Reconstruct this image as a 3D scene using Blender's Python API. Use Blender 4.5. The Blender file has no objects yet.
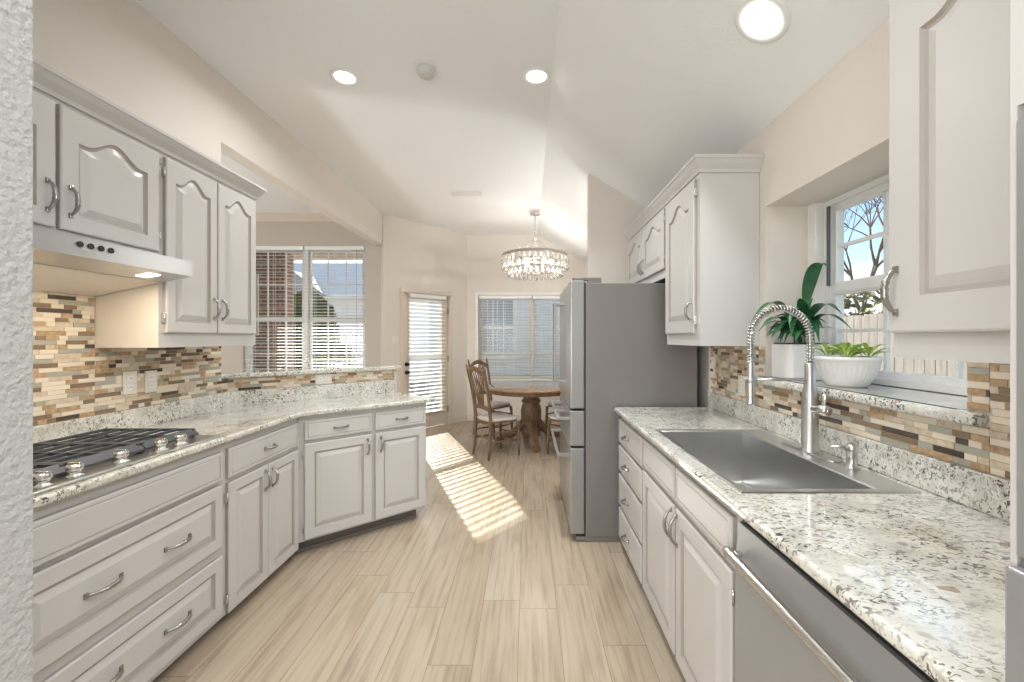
import bpy, bmesh, math, random
from mathutils import Vector, Matrix
C = bpy.context.scene.collection
S = bpy.context.scene
PI = math.pi
random.seed(7)

# ------------------------------------------------------------------ camera, sky, sun, exposure
F = 420.0                                   # focal length in pixels of the 1024x682 frame
cd = bpy.data.cameras.new('camera'); cam = bpy.data.objects.new('camera', cd); C.objects.link(cam)
cam.location = (0, 0, 1.375); cam.rotation_euler = (PI/2, 0, 0)
cd.sensor_width = 36; cd.lens = F*36/1024; cd.shift_x = -16/1024; cd.shift_y = -3/1024
cd.clip_start = 0.02; cd.clip_end = 200
S.camera = cam
S.view_settings.view_transform = 'Standard'; S.view_settings.look = 'None'
S.view_settings.gamma = 1; S.view_settings.use_curve_mapping = False
S.view_settings.exposure = 0.43

w = bpy.data.worlds.new('sky'); S.world = w; w.use_nodes = True
nt = w.node_tree; nt.nodes.clear()
def wn(t, **k):
    n = nt.nodes.new(t)
    for a, b in k.items(): setattr(n, a, b)
    return n
sky = wn('ShaderNodeTexSky', sky_type='NISHITA', sun_disc=False, sun_elevation=math.radians(29), sun_rotation=math.radians(-21), air_density=1.0, dust_density=0.6)
tc = wn('ShaderNodeTexCoord'); mp = wn('ShaderNodeMapping'); mp.inputs['Scale'].default_value = (2.2, 2.2, 5.5)
no = wn('ShaderNodeTexNoise'); no.inputs['Scale'].default_value = 1.6; no.inputs['Detail'].default_value = 7
rp = wn('ShaderNodeValToRGB'); rp.color_ramp.elements[0].position = .50; rp.color_ramp.elements[1].position = .74
mx = wn('ShaderNodeMix', data_type='RGBA'); mx.inputs['B'].default_value = (7.5, 7.7, 8.0, 1)
bg = wn('ShaderNodeBackground'); bg.inputs['Strength'].default_value = 0.17
ou = wn('ShaderNodeOutputWorld')
nt.links.new(tc.outputs['Generated'], mp.inputs['Vector']); nt.links.new(mp.outputs[0], no.inputs['Vector'])
nt.links.new(no.outputs['Fac'], rp.inputs['Fac']); nt.links.new(rp.outputs['Color'], mx.inputs['Factor'])
nt.links.new(sky.outputs[0], mx.inputs['A']); nt.links.new(mx.outputs['Result'], bg.inputs['Color'])
nt.links.new(bg.outputs[0], ou.inputs[0])

sl = bpy.data.lights.new('sun', 'SUN'); sl.energy = 13.0; sl.angle = 0.009; sl.color = (1, .955, .88)
sun = bpy.data.objects.new('sun', sl); C.objects.link(sun)
SUND = Vector((.385*math.cos(math.radians(28)), -.923*math.cos(math.radians(28)), -math.sin(math.radians(28))))
sun.rotation_euler = SUND.to_track_quat('-Z', 'Y').to_euler()
CAN_W = 9.0                                # watts of one ceiling downlight

def room_lamp(name, loc, watts, radius, col=(.95,.98,1)):        # unseen point light without a fixture, added to brighten the rooms
    l = bpy.data.lights.new(name, 'POINT'); l.energy = watts; l.shadow_soft_size = radius; l.color = col
    o = bpy.data.objects.new(name, l); C.objects.link(o); o.location = loc
room_lamp('next_room_lamp', (-4.4, 2.2, .65), 110, .18)  # added fill, out of view in the next room
room_lamp('back_room_fill', (-1.3, -1.6, 1.3), 120, .8)  # added fill behind the camera
room_lamp('nook_lamp', (1.04, 4.35, 2.2), 17, .12)  # added fill for the nook, hidden behind the stub wall

# ------------------------------------------------------------------ room constants
ZC = 3.10                                   # flat ceiling
XC = 0.16                                  # crease where the ceiling starts to slope down
SLP = 0.606
XR = 1.22                                   # right wall face
XL = -2.01                                  # left wall face
YW = 5.85                                   # window wall of the next room
YF = 7.0                                    # nook window wall
ZT, ZB = 0.914, 0.884                       # worktop top and underside
def zceil(x): return ZC - SLP*max(0, x-XC)

# ------------------------------------------------------------------ materials
def mat(name, col, rough=.5, metal=0, spec=.5, emit=None, bump=None, coat=0):
    m = bpy.data.materials.new(name); m.use_nodes = True
    t = m.node_tree; b = t.nodes['Principled BSDF']
    b.inputs['Base Color'].default_value = (*col, 1); b.inputs['Roughness'].default_value = rough
    b.inputs['Metallic'].default_value = metal; b.inputs['Specular IOR Level'].default_value = spec
    b.inputs['Coat Weight'].default_value = coat
    if emit: b.inputs['Emission Color'].default_value = (*emit[0], 1); b.inputs['Emission Strength'].default_value = emit[1]
    if bump:
        sc, st, dist = bump
        c = t.nodes.new('ShaderNodeTexCoord'); n = t.nodes.new('ShaderNodeTexNoise'); u = t.nodes.new('ShaderNodeBump')
        n.inputs['Scale'].default_value = sc; n.inputs['Detail'].default_value = 3
        u.inputs['Strength'].default_value = st; u.inputs['Distance'].default_value = dist
        t.links.new(c.outputs['Object'], n.inputs['Vector']); t.links.new(n.outputs['Fac'], u.inputs['Height']); t.links.new(u.outputs[0], b.inputs['Normal'])
    return m
def nodes(m): return m.node_tree, m.node_tree.nodes['Principled BSDF']
def N(t, typ, **k):
    n = t.nodes.new(typ)
    for a, b in k.items(): setattr(n, a, b)
    return n
def noise_col(m, scale, cols, stretch=(1,1,1), detail=4, bump=0, dist=.002, rough=None):
    """colour ramp over noise; cols = [(pos,(r,g,b)),...]"""
    t, b = nodes(m)
    c = N(t,'ShaderNodeTexCoord'); p = N(t,'ShaderNodeMapping'); p.inputs['Scale'].default_value = stretch
    n = N(t,'ShaderNodeTexNoise'); n.inputs['Scale'].default_value = scale; n.inputs['Detail'].default_value = detail
    r = N(t,'ShaderNodeValToRGB'); e = r.color_ramp.elements
    while len(e) < len(cols): e.new(.5)
    for q, (ps, co) in zip(e, cols): q.position = ps; q.color = (*co, 1)
    t.links.new(c.outputs['Object'], p.inputs[0]); t.links.new(p.outputs[0], n.inputs['Vector'])
    t.links.new(n.outputs['Fac'], r.inputs[0]); t.links.new(r.outputs[0], b.inputs['Base Color'])
    if bump:
        u = N(t,'ShaderNodeBump'); u.inputs['Strength'].default_value = bump; u.inputs['Distance'].default_value = dist
        t.links.new(n.outputs['Fac'], u.inputs['Height']); t.links.new(u.outputs[0], b.inputs['Normal'])
    return m

M = {}
M['wall'] = mat('beige_wall_paint', (.745, .69, .625), .75, bump=(90, .25, .004))
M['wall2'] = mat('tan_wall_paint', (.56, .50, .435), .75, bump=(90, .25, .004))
M['peel'] = mat('orange_peel_paint', (.56, .56, .55), .65, bump=(55, .9, .012))
M['ceil'] = mat('white_ceiling_texture', (.90, .905, .905), .8, bump=(120, .4, .004))
M['trimw'] = mat('white_trim', (.83, .81, .78), .4)
M['trimb'] = mat('beige_trim', (.68, .60, .515), .45)
M['cab'] = mat('greige_cabinet_paint', (.60, .58, .56), .36)
M['glaze_shade'] = mat('groove_glaze_gap_shade', (.40, .36, .325), .4)  # groove glaze; on door edges it paints in the gap shade
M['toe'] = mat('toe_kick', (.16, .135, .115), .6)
M['cabin'] = mat('warm_cabinet_side', (.78, .71, .62), .45)  # warm light of the hood put into the colour
M['steel'] = mat('brushed_steel', (.60, .60, .59), .30, 1)
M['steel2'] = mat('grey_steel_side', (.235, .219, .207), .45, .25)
M['steeld'] = mat('sink_steel', (.68, .68, .675), .30, 1)
M['steelf'] = mat('brushed_steel_front', (.33, .33, .33), .36, .35)
M['fsteel'] = mat('refrigerator_steel', (.40, .395, .385), .28, .7)
M['hsteel'] = mat('hood_steel', (.60, .60, .60), .30, .9)
M['nickel'] = mat('polished_nickel', (.72, .71, .69), .2, 1)
M['hand'] = mat('satin_nickel_pull', (.40, .38, .355), .28, 1)
M['black'] = mat('black_plastic', (.02, .02, .021), .4)
M['iron'] = mat('cast_iron', (.075, .08, .088), .45, .3)
M['dark'] = mat('dark_seam', (.03, .03, .03), .7)
M['white'] = mat('white_plastic', (.86, .855, .84), .35)
M['ivory'] = mat('ivory_plastic', (.80, .755, .66), .4)
M['blind'] = mat('white_blind_slat', (.88, .88, .87), .45)
def slat_mat():
    m = mat('translucent_blind_slat', (.9,.9,.89), .5); t, b = nodes(m); d = N(t,'ShaderNodeBsdfTranslucent'); x = N(t,'ShaderNodeMixShader'); x.inputs[0].default_value = .42
    d.inputs[0].default_value = (.93,.93,.92,1); o = t.nodes['Material Output']
    t.links.new(b.outputs[0], x.inputs[1]); t.links.new(d.outputs[0], x.inputs[2]); t.links.new(x.outputs[0], o.inputs[0]); return m
M['slat'] = slat_mat()
M['vinyl'] = mat('white_vinyl', (.80, .80, .79), .35)
M['tankframe'] = mat('tan_vinyl', (.62, .58, .50), .4)
M['dtrack'] = mat('dark_sash_track', (.10,.11,.12), .5)
M['ceramic'] = mat('white_ceramic', (.83, .825, .81), .25)
M['soil'] = mat('potting_soil', (.06, .045, .03), .9)
M['leaf'] = noise_col(mat('dark_green_leaf', (.03, .12, .04), .3), 9, [(.3,(.012,.07,.03)),(.7,(.06,.20,.075))])
M['succ'] = noise_col(mat('lime_green_leaf', (.3, .5, .06), .35), 14, [(.3,(.26,.46,.07)),(.7,(.62,.76,.22))])
M['lamp'] = mat('lit_lamp_lens', (1,1,1), .5, emit=((1,.97,.92), 9))
M['bulb'] = mat('lit_bulb', (1,1,1), .5, emit=((1,.92,.8), 9))
M['hoodlamp'] = mat('lit_hood_lamp', (1,1,1), .5, emit=((1,.86,.66), 12))
M['grout'] = mat('grout', (.63, .56, .47), .8)
TILE = [mat('cream_stone_tile', (.80,.70,.56), .45), mat('tan_stone_tile', (.52,.36,.22), .4), mat('brown_glass_tile', (.25,.18,.115), .15),
        mat('dark_glass_tile', (.09,.07,.052), .1), mat('sage_glass_tile', (.42,.41,.34), .12), mat('pale_stone_tile', (.66,.56,.44), .45)]
noise_col(TILE[1], 60, [(.3,(.36,.235,.135)),(.7,(.60,.42,.26))]); noise_col(TILE[5], 50, [(.3,(.56,.45,.33)),(.7,(.74,.63,.49))])
M['oak'] = noise_col(mat('oak', (.3,.18,.09), .38), 7, [(.25,(.09,.05,.026)),(.5,(.175,.10,.052)),(.78,(.28,.17,.092))], (8,8,1.2), 5)
M['oaktop'] = noise_col(mat('oak_table_top', (.3,.18,.09), .10, coat=.8), 7, [(.25,(.19,.115,.062)),(.5,(.27,.165,.09)),(.78,(.36,.23,.13))], (1.5,12,6), 5)
M['cane'] = noise_col(mat('pale_woven_seat', (.6,.56,.5), .5), 120, [(.3,(.50,.46,.40)),(.7,(.72,.68,.62))])
M['brick'] = mat('red_brick', (.3,.15,.1), .8)
M['siding'] = mat('grey_siding', (.70,.72,.74), .7)
M['roof'] = mat('pale_roof_shingle', (.80,.80,.80), .85)
M['soffit'] = mat('tan_soffit', (.58,.50,.40), .7)
M['bush'] = noise_col(mat('bush_leaves', (.1,.16,.04), .6), 3, [(.3,(.035,.065,.018)),(.7,(.14,.19,.06))])
M['fence'] = noise_col(mat('weathered_fence', (.4,.36,.3), .85), 4, [(.3,(.19,.165,.14)),(.7,(.29,.26,.23))], (6,6,.6))
M['bark'] = mat('bare_bark', (.13,.10,.08), .9)
M['ground'] = noise_col(mat('pale_patio', (.5,.48,.44), .9), 2, [(.3,(.26,.25,.225)),(.7,(.34,.33,.30))])

def glass_mat(name, tint=(1,1,1), gl=.10):
    m = bpy.data.materials.new(name); m.use_nodes = True; t = m.node_tree; t.nodes.clear()
    o = N(t,'ShaderNodeOutputMaterial'); a = N(t,'ShaderNodeBsdfTransparent'); g = N(t,'ShaderNodeBsdfGlossy'); x = N(t,'ShaderNodeMixShader')
    lw = N(t,'ShaderNodeLayerWeight'); pw = N(t,'ShaderNodeMath', operation='POWER'); pw.inputs[1].default_value = 4.0
    f = N(t,'ShaderNodeMath', operation='MULTIPLY_ADD'); f.inputs[1].default_value = .45; f.inputs[2].default_value = .015
    t.links.new(lw.outputs['Facing'], pw.inputs[0]); t.links.new(pw.outputs[0], f.inputs[0])
    a.inputs[0].default_value = (*tint,1); g.inputs['Roughness'].default_value = .02
    t.links.new(f.outputs[0], x.inputs[0]); t.links.new(a.outputs[0], x.inputs[1]); t.links.new(g.outputs[0], x.inputs[2]); t.links.new(x.outputs[0], o.inputs[0])
    return m
M['glass'] = glass_mat('window_glass', (.97,.985,.98))
def crystal_mat():
    m = bpy.data.materials.new('crystal_drop'); m.use_nodes = True; t = m.node_tree; t.nodes.clear()
    o = N(t,'ShaderNodeOutputMaterial'); a = N(t,'ShaderNodeBsdfTransparent'); g = N(t,'ShaderNodeBsdfGlossy'); d = N(t,'ShaderNodeBsdfTranslucent')
    g.inputs['Roughness'].default_value = .05; d.inputs[0].default_value = (.95,.93,.90,1); a.inputs[0].default_value = (.96,.96,.96,1)
    f = N(t,'ShaderNodeFresnel'); f.inputs['IOR'].default_value = 1.6
    x = N(t,'ShaderNodeMixShader'); y = N(t,'ShaderNodeMixShader'); x.inputs[0].default_value = .5
    t.links.new(a.outputs[0], x.inputs[1]); t.links.new(d.outputs[0], x.inputs[2])
    t.links.new(f.outputs[0], y.inputs[0]); t.links.new(x.outputs[0], y.inputs[1]); t.links.new(g.outputs[0], y.inputs[2]); t.links.new(y.outputs[0], o.inputs[0])
    return m
M['crystal'] = crystal_mat()

def math_n(t, op, a, b=None, c=None):
    n = N(t, 'ShaderNodeMath', operation=op)
    for i, v in enumerate((a, b, c)):
        if v is None: continue
        if isinstance(v, (int, float)): n.inputs[i].default_value = v
        else: t.links.new(v, n.inputs[i])
    return n.outputs[0]
def mix_c(t, fac, a, b, blend='MIX'):
    n = N(t, 'ShaderNodeMix', data_type='RGBA', blend_type=blend)
    for k, v in (('Factor', fac), ('A', a), ('B', b)):
        if isinstance(v, (int, float)): n.inputs[k].default_value = v
        elif isinstance(v, tuple): n.inputs[k].default_value = (*v, 1)
        else: t.links.new(v, n.inputs[k])
    return n.outputs['Result']
def ramp(t, src, pts):
    r = N(t,'ShaderNodeValToRGB'); e = r.color_ramp.elements
    while len(e) < len(pts): e.new(.5)
    for q, (ps, co) in zip(e, pts): q.position = ps; q.color = (*co, 1) if len(co) == 3 else co
    t.links.new(src, r.inputs[0]); return r.outputs[0]

def floor_mat():
    m = mat('light_oak_planks', (.6,.5,.4), .27, spec=.5); t, b = nodes(m)
    c = N(t,'ShaderNodeTexCoord'); s = N(t,'ShaderNodeSeparateXYZ'); t.links.new(c.outputs['Object'], s.inputs[0])
    PW, PL = .19, 1.22
    u = math_n(t,'DIVIDE', math_n(t,'ADD', s.outputs[0], .043), PW); row = math_n(t,'FLOOR', u); fu = math_n(t,'SUBTRACT', u, row)
    wn1 = N(t,'ShaderNodeTexWhiteNoise', noise_dimensions='1D'); t.links.new(row, wn1.inputs['W'])
    v = math_n(t,'ADD', math_n(t,'DIVIDE', s.outputs[1], PL), math_n(t,'MULTIPLY', wn1.outputs['Value'], 7.3)); cell = math_n(t,'FLOOR', v); fv = math_n(t,'SUBTRACT', v, cell)
    cv = N(t,'ShaderNodeCombineXYZ'); t.links.new(row, cv.inputs[0]); t.links.new(cell, cv.inputs[1])
    w2 = N(t,'ShaderNodeTexWhiteNoise', noise_dimensions='2D'); t.links.new(cv.outputs[0], w2.inputs['Vector'])
    # grain: stretched noise, shifted per plank
    g = N(t,'ShaderNodeCombineXYZ')
    t.links.new(math_n(t,'ADD', math_n(t,'MULTIPLY', s.outputs[0], 48), math_n(t,'MULTIPLY', w2.outputs['Value'], 60)), g.inputs[0])
    t.links.new(math_n(t,'MULTIPLY', s.outputs[1], 2.0), g.inputs[1])
    n1 = N(t,'ShaderNodeTexNoise'); n1.inputs['Scale'].default_value = 1.0; n1.inputs['Detail'].default_value = 6; n1.inputs['Distortion'].default_value = .6; t.links.new(g.outputs[0], n1.inputs['Vector'])
    g2 = N(t,'ShaderNodeCombineXYZ')
    t.links.new(math_n(t,'ADD', math_n(t,'MULTIPLY', s.outputs[0], 6), math_n(t,'MULTIPLY', w2.outputs['Value'], 31)), g2.inputs[0])
    t.links.new(math_n(t,'MULTIPLY', s.outputs[1], 1.6), g2.inputs[1])
    n2 = N(t,'ShaderNodeTexNoise'); n2.inputs['Scale'].default_value = 1.0; n2.inputs['Detail'].default_value = 4; t.links.new(g2.outputs[0], n2.inputs['Vector'])
    base = ramp(t, w2.outputs['Value'], [(0,(.41,.33,.24)),(.35,(.43,.345,.25)),(.7,(.455,.38,.29)),(1,(.40,.32,.235))])
    gr = ramp(t, n1.outputs['Fac'], [(.28,(.68,.655,.63)),(.52,(1,1,1)),(.75,(1.05,1.045,1.04))])
    kn = ramp(t, n2.outputs['Fac'], [(.26,(.70,.67,.64)),(.46,(1,1,1))])
    col = mix_c(t, .8, base, gr, 'MULTIPLY'); col = mix_c(t, .75, col, kn, 'MULTIPLY')
    e1 = math_n(t,'MINIMUM', math_n(t,'MULTIPLY', fu, PW), math_n(t,'MULTIPLY', math_n(t,'SUBTRACT', 1, fu), PW))
    e2 = math_n(t,'MINIMUM', math_n(t,'MULTIPLY', fv, PL), math_n(t,'MULTIPLY', math_n(t,'SUBTRACT', 1, fv), PL))
    seam = math_n(t,'LESS_THAN', math_n(t,'MINIMUM', e1, e2), .0015)
    col = mix_c(t, math_n(t,'MULTIPLY', seam, .75), col, (.17,.13,.09))
    t.links.new(col, b.inputs['Base Color'])
    u_ = N(t,'ShaderNodeBump'); u_.inputs['Strength'].default_value = .12; u_.inputs['Distance'].default_value = .003
    t.links.new(n1.outputs['Fac'], u_.inputs['Height']); t.links.new(u_.outputs[0], b.inputs['Normal'])
    return m
M['floor'] = floor_mat()

def granite_mat():
    m = mat('white_speckled_granite', (.8,.76,.68), .05, spec=.7, coat=.6); t, b = nodes(m)
    c = N(t,'ShaderNodeTexCoord'); p = N(t,'ShaderNodeMapping'); p.inputs['Rotation'].default_value = (.1,.2,.6); p.inputs['Scale'].default_value = (1,1.5,1.2)
    t.links.new(c.outputs['Object'], p.inputs[0])
    def noi(sc, de, di=0, off=0):
        n = N(t,'ShaderNodeTexNoise'); n.inputs['Scale'].default_value = sc; n.inputs['Detail'].default_value = de; n.inputs['Distortion'].default_value = di
        q = N(t,'ShaderNodeMapping'); q.inputs['Location'].default_value = (off, off*1.3, off*.7); t.links.new(p.outputs[0], q.inputs[0]); t.links.new(q.outputs[0], n.inputs['Vector'])
        return n.outputs['Fac']
    col = ramp(t, noi(7, 3, .3), [(.3,(.62,.60,.52)),(.5,(.73,.715,.65)),(.7,(.78,.77,.72))])
    gm = ramp(t, noi(30, 3, .8, 3), [(.51,(0,0,0)),(.58,(1,1,1))])
    clus = ramp(t, noi(5, 2, 0, 9), [(.36,(.25,.25,.25)),(.62,(1,1,1))])
    gm2 = mix_c(t, 1.0, gm, clus, 'MULTIPLY')
    col = mix_c(t, math_n(t,'MULTIPLY', gm2, .6), col, (.42,.40,.34))
    tn = ramp(t, noi(22, 2, .4, 17), [(.67,(0,0,0)),(.72,(1,1,1))])
    col = mix_c(t, math_n(t,'MULTIPLY', tn, .75), col, (.30,.19,.11))
    dk = ramp(t, noi(60, 3, 1.2, 5), [(.55,(0,0,0)),(.59,(1,1,1))])
    dk = mix_c(t, 1.0, dk, clus, 'MULTIPLY')
    col = mix_c(t, math_n(t,'MULTIPLY', dk, .93), col, (.05,.045,.042))
    t.links.new(col, b.inputs['Base Color'])
    return m
M['granite'] = granite_mat()

def brick_setup(m):
    t, b = nodes(m); c = N(t,'ShaderNodeTexCoord'); k = N(t,'ShaderNodeTexBrick'); p = N(t,'ShaderNodeMapping'); p.inputs['Rotation'].default_value = (PI/2,0,0)
    k.inputs['Color1'].default_value = (.36,.20,.15,1); k.inputs['Color2'].default_value = (.24,.15,.125,1); k.inputs['Mortar'].default_value = (.55,.5,.45,1)
    k.inputs['Scale'].default_value = 1; k.inputs['Brick Width'].default_value = .22; k.inputs['Row Height'].default_value = .075; k.inputs['Mortar Size'].default_value = .01
    t.links.new(c.outputs['Object'], p.inputs[0]); t.links.new(p.outputs[0], k.inputs['Vector']); t.links.new(k.outputs['Color'], b.inputs['Base Color'])
brick_setup(M['brick'])

# ------------------------------------------------------------------ mesh helpers
class MB:
    def __init__(s): s.bm = bmesh.new(); s.mi = 0
    def _f(s, vs):
        try:
            f = s.bm.faces.new(vs); f.material_index = s.mi; return f
        except ValueError: return None
    def box(s, x0, x1, y0, y1, z0, z1, bev=0, seg=2):
        v = [s.bm.verts.new((x, y, z)) for x in (x0,x1) for y in (y0,y1) for z in (z0,z1)]
        fs = [s._f([v[i] for i in q]) for q in ((0,1,3,2),(4,6,7,5),(0,4,5,1),(2,3,7,6),(0,2,6,4),(1,5,7,3))]
        if bev:
            ed = list({e for f in fs for e in f.edges})
            r = bmesh.ops.bevel(s.bm, geom=ed, offset=bev, segments=seg, affect='EDGES', profile=.5)
            for f in r['faces']: f.material_index = s.mi
        return s
    def obox(s, o, ux, uy, uz, x0, x1, y0, y1, z0, z1):
        v = [s.bm.verts.new(o + ux*x + uy*y + uz*z) for x in (x0,x1) for y in (y0,y1) for z in (z0,z1)]
        for q in ((0,1,3,2),(4,6,7,5),(0,4,5,1),(2,3,7,6),(0,2,6,4),(1,5,7,3)): s._f([v[i] for i in q])
        return s
    def prism(s, pts, z0, z1, bev=0, seg=2, axis='z'):
        def P(a, b, h):
            return (a, b, h) if axis == 'z' else ((a, h, b) if axis == 'y' else (h, a, b))
        lo = [s.bm.verts.new(P(a, b, z0)) for a, b in pts]; hi = [s.bm.verts.new(P(a, b, z1)) for a, b in pts]
        n = len(pts); fs = [s._f(lo[::-1]), s._f(hi)]
        for i in range(n): fs.append(s._f([lo[i], lo[(i+1)%n], hi[(i+1)%n], hi[i]]))
        fs = [f for f in fs if f]
        bmesh.ops.recalc_face_normals(s.bm, faces=fs)
        if bev:
            ed = list({e for f in fs[:2] for e in f.edges})
            r = bmesh.ops.bevel(s.bm, geom=ed, offset=bev, segments=seg, affect='EDGES', profile=.5)
            for f in r['faces']: f.material_index = s.mi
        return s
    def tube(s, pts, r, seg=10, cap=True, closed=False, smooth=True):
        pts = [Vector(p) for p in pts]; n = len(pts); rr = r if isinstance(r, (list, tuple)) else [r]*n
        rings = []; up = None
        for i, p in enumerate(pts):
            if closed: t = (pts[(i+1)%n]-pts[i-1]).normalized()
            else: t = (pts[min(i+1,n-1)]-pts[max(i-1,0)]).normalized()
            if up is None:
                a = Vector((0,0,1)) if abs(t.z) < .9 else Vector((1,0,0))
                up = (a - t*a.dot(t)).normalized()
            else: up = (up - t*up.dot(t)).normalized()
            sd = t.cross(up)
            rings.append([s.bm.verts.new(p + (up*math.cos(2*PI*k/seg) + sd*math.sin(2*PI*k/seg))*rr[i]) for k in range(seg)])
        for i in range(n if closed else n-1):
            A, B = rings[i], rings[(i+1)%n]
            for k in range(seg):
                f = s._f([A[k], A[(k+1)%seg], B[(k+1)%seg], B[k]])
                if f: f.smooth = smooth
        if cap and not closed: s._f(rings[0][::-1]); s._f(rings[-1])
        return s
    def lathe(s, prof, c=(0,0,0), seg=24, smooth=True, fn=None):
        rings = []
        for r, z in prof:
            if r < 1e-6: rings.append([s.bm.verts.new((c[0], c[1], c[2]+z))]); continue
            rings.append([s.bm.verts.new((c[0]+(r if not fn else fn(r, 2*PI*k/seg, z))*math.cos(2*PI*k/seg), c[1]+(r if not fn else fn(r, 2*PI*k/seg, z))*math.sin(2*PI*k/seg), c[2]+z)) for k in range(seg)])
        for A, B in zip(rings, rings[1:]):
            for k in range(seg):
                q = [A[k%len(A)], A[(k+1)%len(A)], B[(k+1)%len(B)], B[k%len(B)]]
                q2 = []
                for v in q:
                    if v not in q2: q2.append(v)
                if len(q2) > 2:
                    f = s._f(q2)
                    if f: f.smooth = smooth
        return s
    def sweep(s, path, prof, z=0, closed=False):
        """profile (d,z) swept along a plan polyline, d measured to the right of travel, mitred"""
        P = [Vector(p) for p in path]; n = len(P); cols = []
        for i in range(n):
            d1 = (P[i]-P[i-1]).normalized() if i > 0 else (P[1]-P[0]).normalized()
            d2 = (P[i+1]-P[i]).normalized() if i < n-1 else (P[-1]-P[-2]).normalized()
            n1 = Vector((d1.y, -d1.x)); n2 = Vector((d2.y, -d2.x)); m = n1+n2; m = m/(m.dot(n1)) if m.length > 1e-6 else n1
            cols.append([s.bm.verts.new((P[i].x+m.x*d, P[i].y+m.y*d, z+zz)) for d, zz in prof])
        k = len(prof); fs = []
        for A, B in zip(cols, cols[1:]):
            for j in range(k): fs.append(s._f([A[j], A[(j+1)%k], B[(j+1)%k], B[j]]))
        fs += [s._f(cols[0][::-1]), s._f(cols[-1])]
        bmesh.ops.recalc_face_normals(s.bm, faces=[f for f in fs if f])
        return s
    def xform(s, mtx): bmesh.ops.transform(s.bm, matrix=mtx, verts=s.bm.verts); return s
    def build(s, name, m, parent=None, recalc=False):
        if recalc: bmesh.ops.recalc_face_normals(s.bm, faces=s.bm.faces)
        me = bpy.data.meshes.new(name); s.bm.to_mesh(me); s.bm.free()
        for x in (m if isinstance(m, list) else [m]): me.materials.append(x)
        o = bpy.data.objects.new(name, me); C.objects.link(o)
        if parent: o.parent = parent
        return o

def thing(name, label, cat, loc=(0,0,0), rz=0, group=None):
    o = bpy.data.objects.new(name, None); C.objects.link(o); o.empty_display_size = .1
    o.location = loc; o.rotation_euler = (0,0,rz); o['label'] = label; o['category'] = cat
    if group: o['group'] = group
    return o
def tag(o, label, cat, group=None):
    o['label'] = label; o['category'] = cat
    if group: o['group'] = group
    return o
def struct(o): o['kind'] = 'structure'; return o
def sroot(name, loc=(0,0,0), rz=0):
    o = bpy.data.objects.new(name, None); C.objects.link(o); o.location = loc; o.rotation_euler = (0,0,rz); o.empty_display_size = .1
    return struct(o)
def kids(o): return [x for x in C.objects if x.parent == o]
def copy_tree(o, label=None, loc=None, rz=None, parent=None):
    c = o.copy(); C.objects.link(c); c.parent = parent
    if label: c['label'] = label
    if loc is not None: c.location = loc
    if rz is not None: c.rotation_euler = (0,0,rz)
    for ch in kids(o): copy_tree(ch, parent=c)
    return c

def holed(mb, L, H, holes, t, x0=0, z0=0):
    """wall slab in local x (length), y 0..t, z with rectangular holes (x0,x1,z0,z1)"""
    xs = sorted({x0, L, *[v for h in holes for v in h[:2]]}); 
    for a, b in zip(xs, xs[1:]):
        cuts = sorted([h[2:] for h in holes if h[0] <= a+1e-6 and h[1] >= b-1e-6]); z = z0
        for c0, c1 in cuts:
            if c0 > z: mb.box(a, b, 0, t, z, c0)
            z = c1
        if z < H: mb.box(a, b, 0, t, z, H)
    return mb

# ================================================================== SETTING
struct(MB().box(-6.6, 1.7, -3.6, 7.3, -.12, 0).build('floor', M['floor']))
g = MB(); g.box(-40, 40, -30, 60, -.3, -.13); struct(g.build('ground', M['ground']))
c = MB(); c.prism([(-6.6,ZC),(XC,ZC),(1.75,zceil(1.75)),(1.75,zceil(1.75)+.12),(XC,ZC+.12),(-6.6,ZC+.12)], -3.6, 7.3, axis='y'); struct(c.build('ceiling', M['ceil']))

# left kitchen wall with the beam that runs on over the pass-through
wl = MB().box(XL-.12, XL, 1.08, 2.75, 0, ZC); wl.box(XL-.12, XL, 2.75, 5.80, 2.66, ZC)
wl.box(XL-.12, XL, 2.75, 2.812, 0, 1.105)
wl = struct(wl.build('wall_left', M['wall']))
# near wall end beside the cooktop
struct(MB().box(-6.5, -1.269, .96, 1.08, 0, ZC, .006).build('wall_near', M['peel']))
# half wall under the bar top: 45 degree run
HW0, HW1 = Vector((-2.01, 2.81)), Vector((-1.15, 3.60)); hd = (HW1-HW0).normalized(); hl = (HW1-HW0).length; ha = math.atan2(hd.y, hd.x)
hwall = sroot('wall_half', (HW0.x, HW0.y, 0), ha)
MB().box(-.10, hl, 0, .12, 0, 1.105).build('half_wall_panel', M['wall'], hwall)
# next room: window wall, side wall
WX0, WX1, WZ0, WZ1 = -3.97, -2.27, .62, 2.66
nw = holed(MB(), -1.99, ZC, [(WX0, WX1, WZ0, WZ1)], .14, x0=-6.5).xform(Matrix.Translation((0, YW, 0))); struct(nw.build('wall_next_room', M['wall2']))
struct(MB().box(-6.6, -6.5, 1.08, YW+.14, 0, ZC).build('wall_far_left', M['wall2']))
# angled wall with the glazed door
A0, B0 = Vector((-2.01, 5.82)), Vector((-1.02, 7.0)); ad = (B0-A0).normalized(); al = (B0-A0).length; aa = math.atan2(ad.y, ad.x)
D0, D1, DH = .34, 1.15, 2.03
wa = sroot('wall_angled', (A0.x, A0.y, 0), aa); holed(MB(), al+.05, ZC, [(D0-.01, D1+.01, 0, DH+.01)], .14).build('wall_panel', M['wall'], wa)
# nook window wall
NX0, NX1, NZ0, NZ1 = -.83, .97, .70, 2.09
nk = holed(MB(), 1.3, ZC, [(NX0, NX1, NZ0, NZ1)], .14, x0=-1.02).xform(Matrix.Translation((0, YF, 0))); struct(nk.build('wall_nook', M['wall']))
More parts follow.
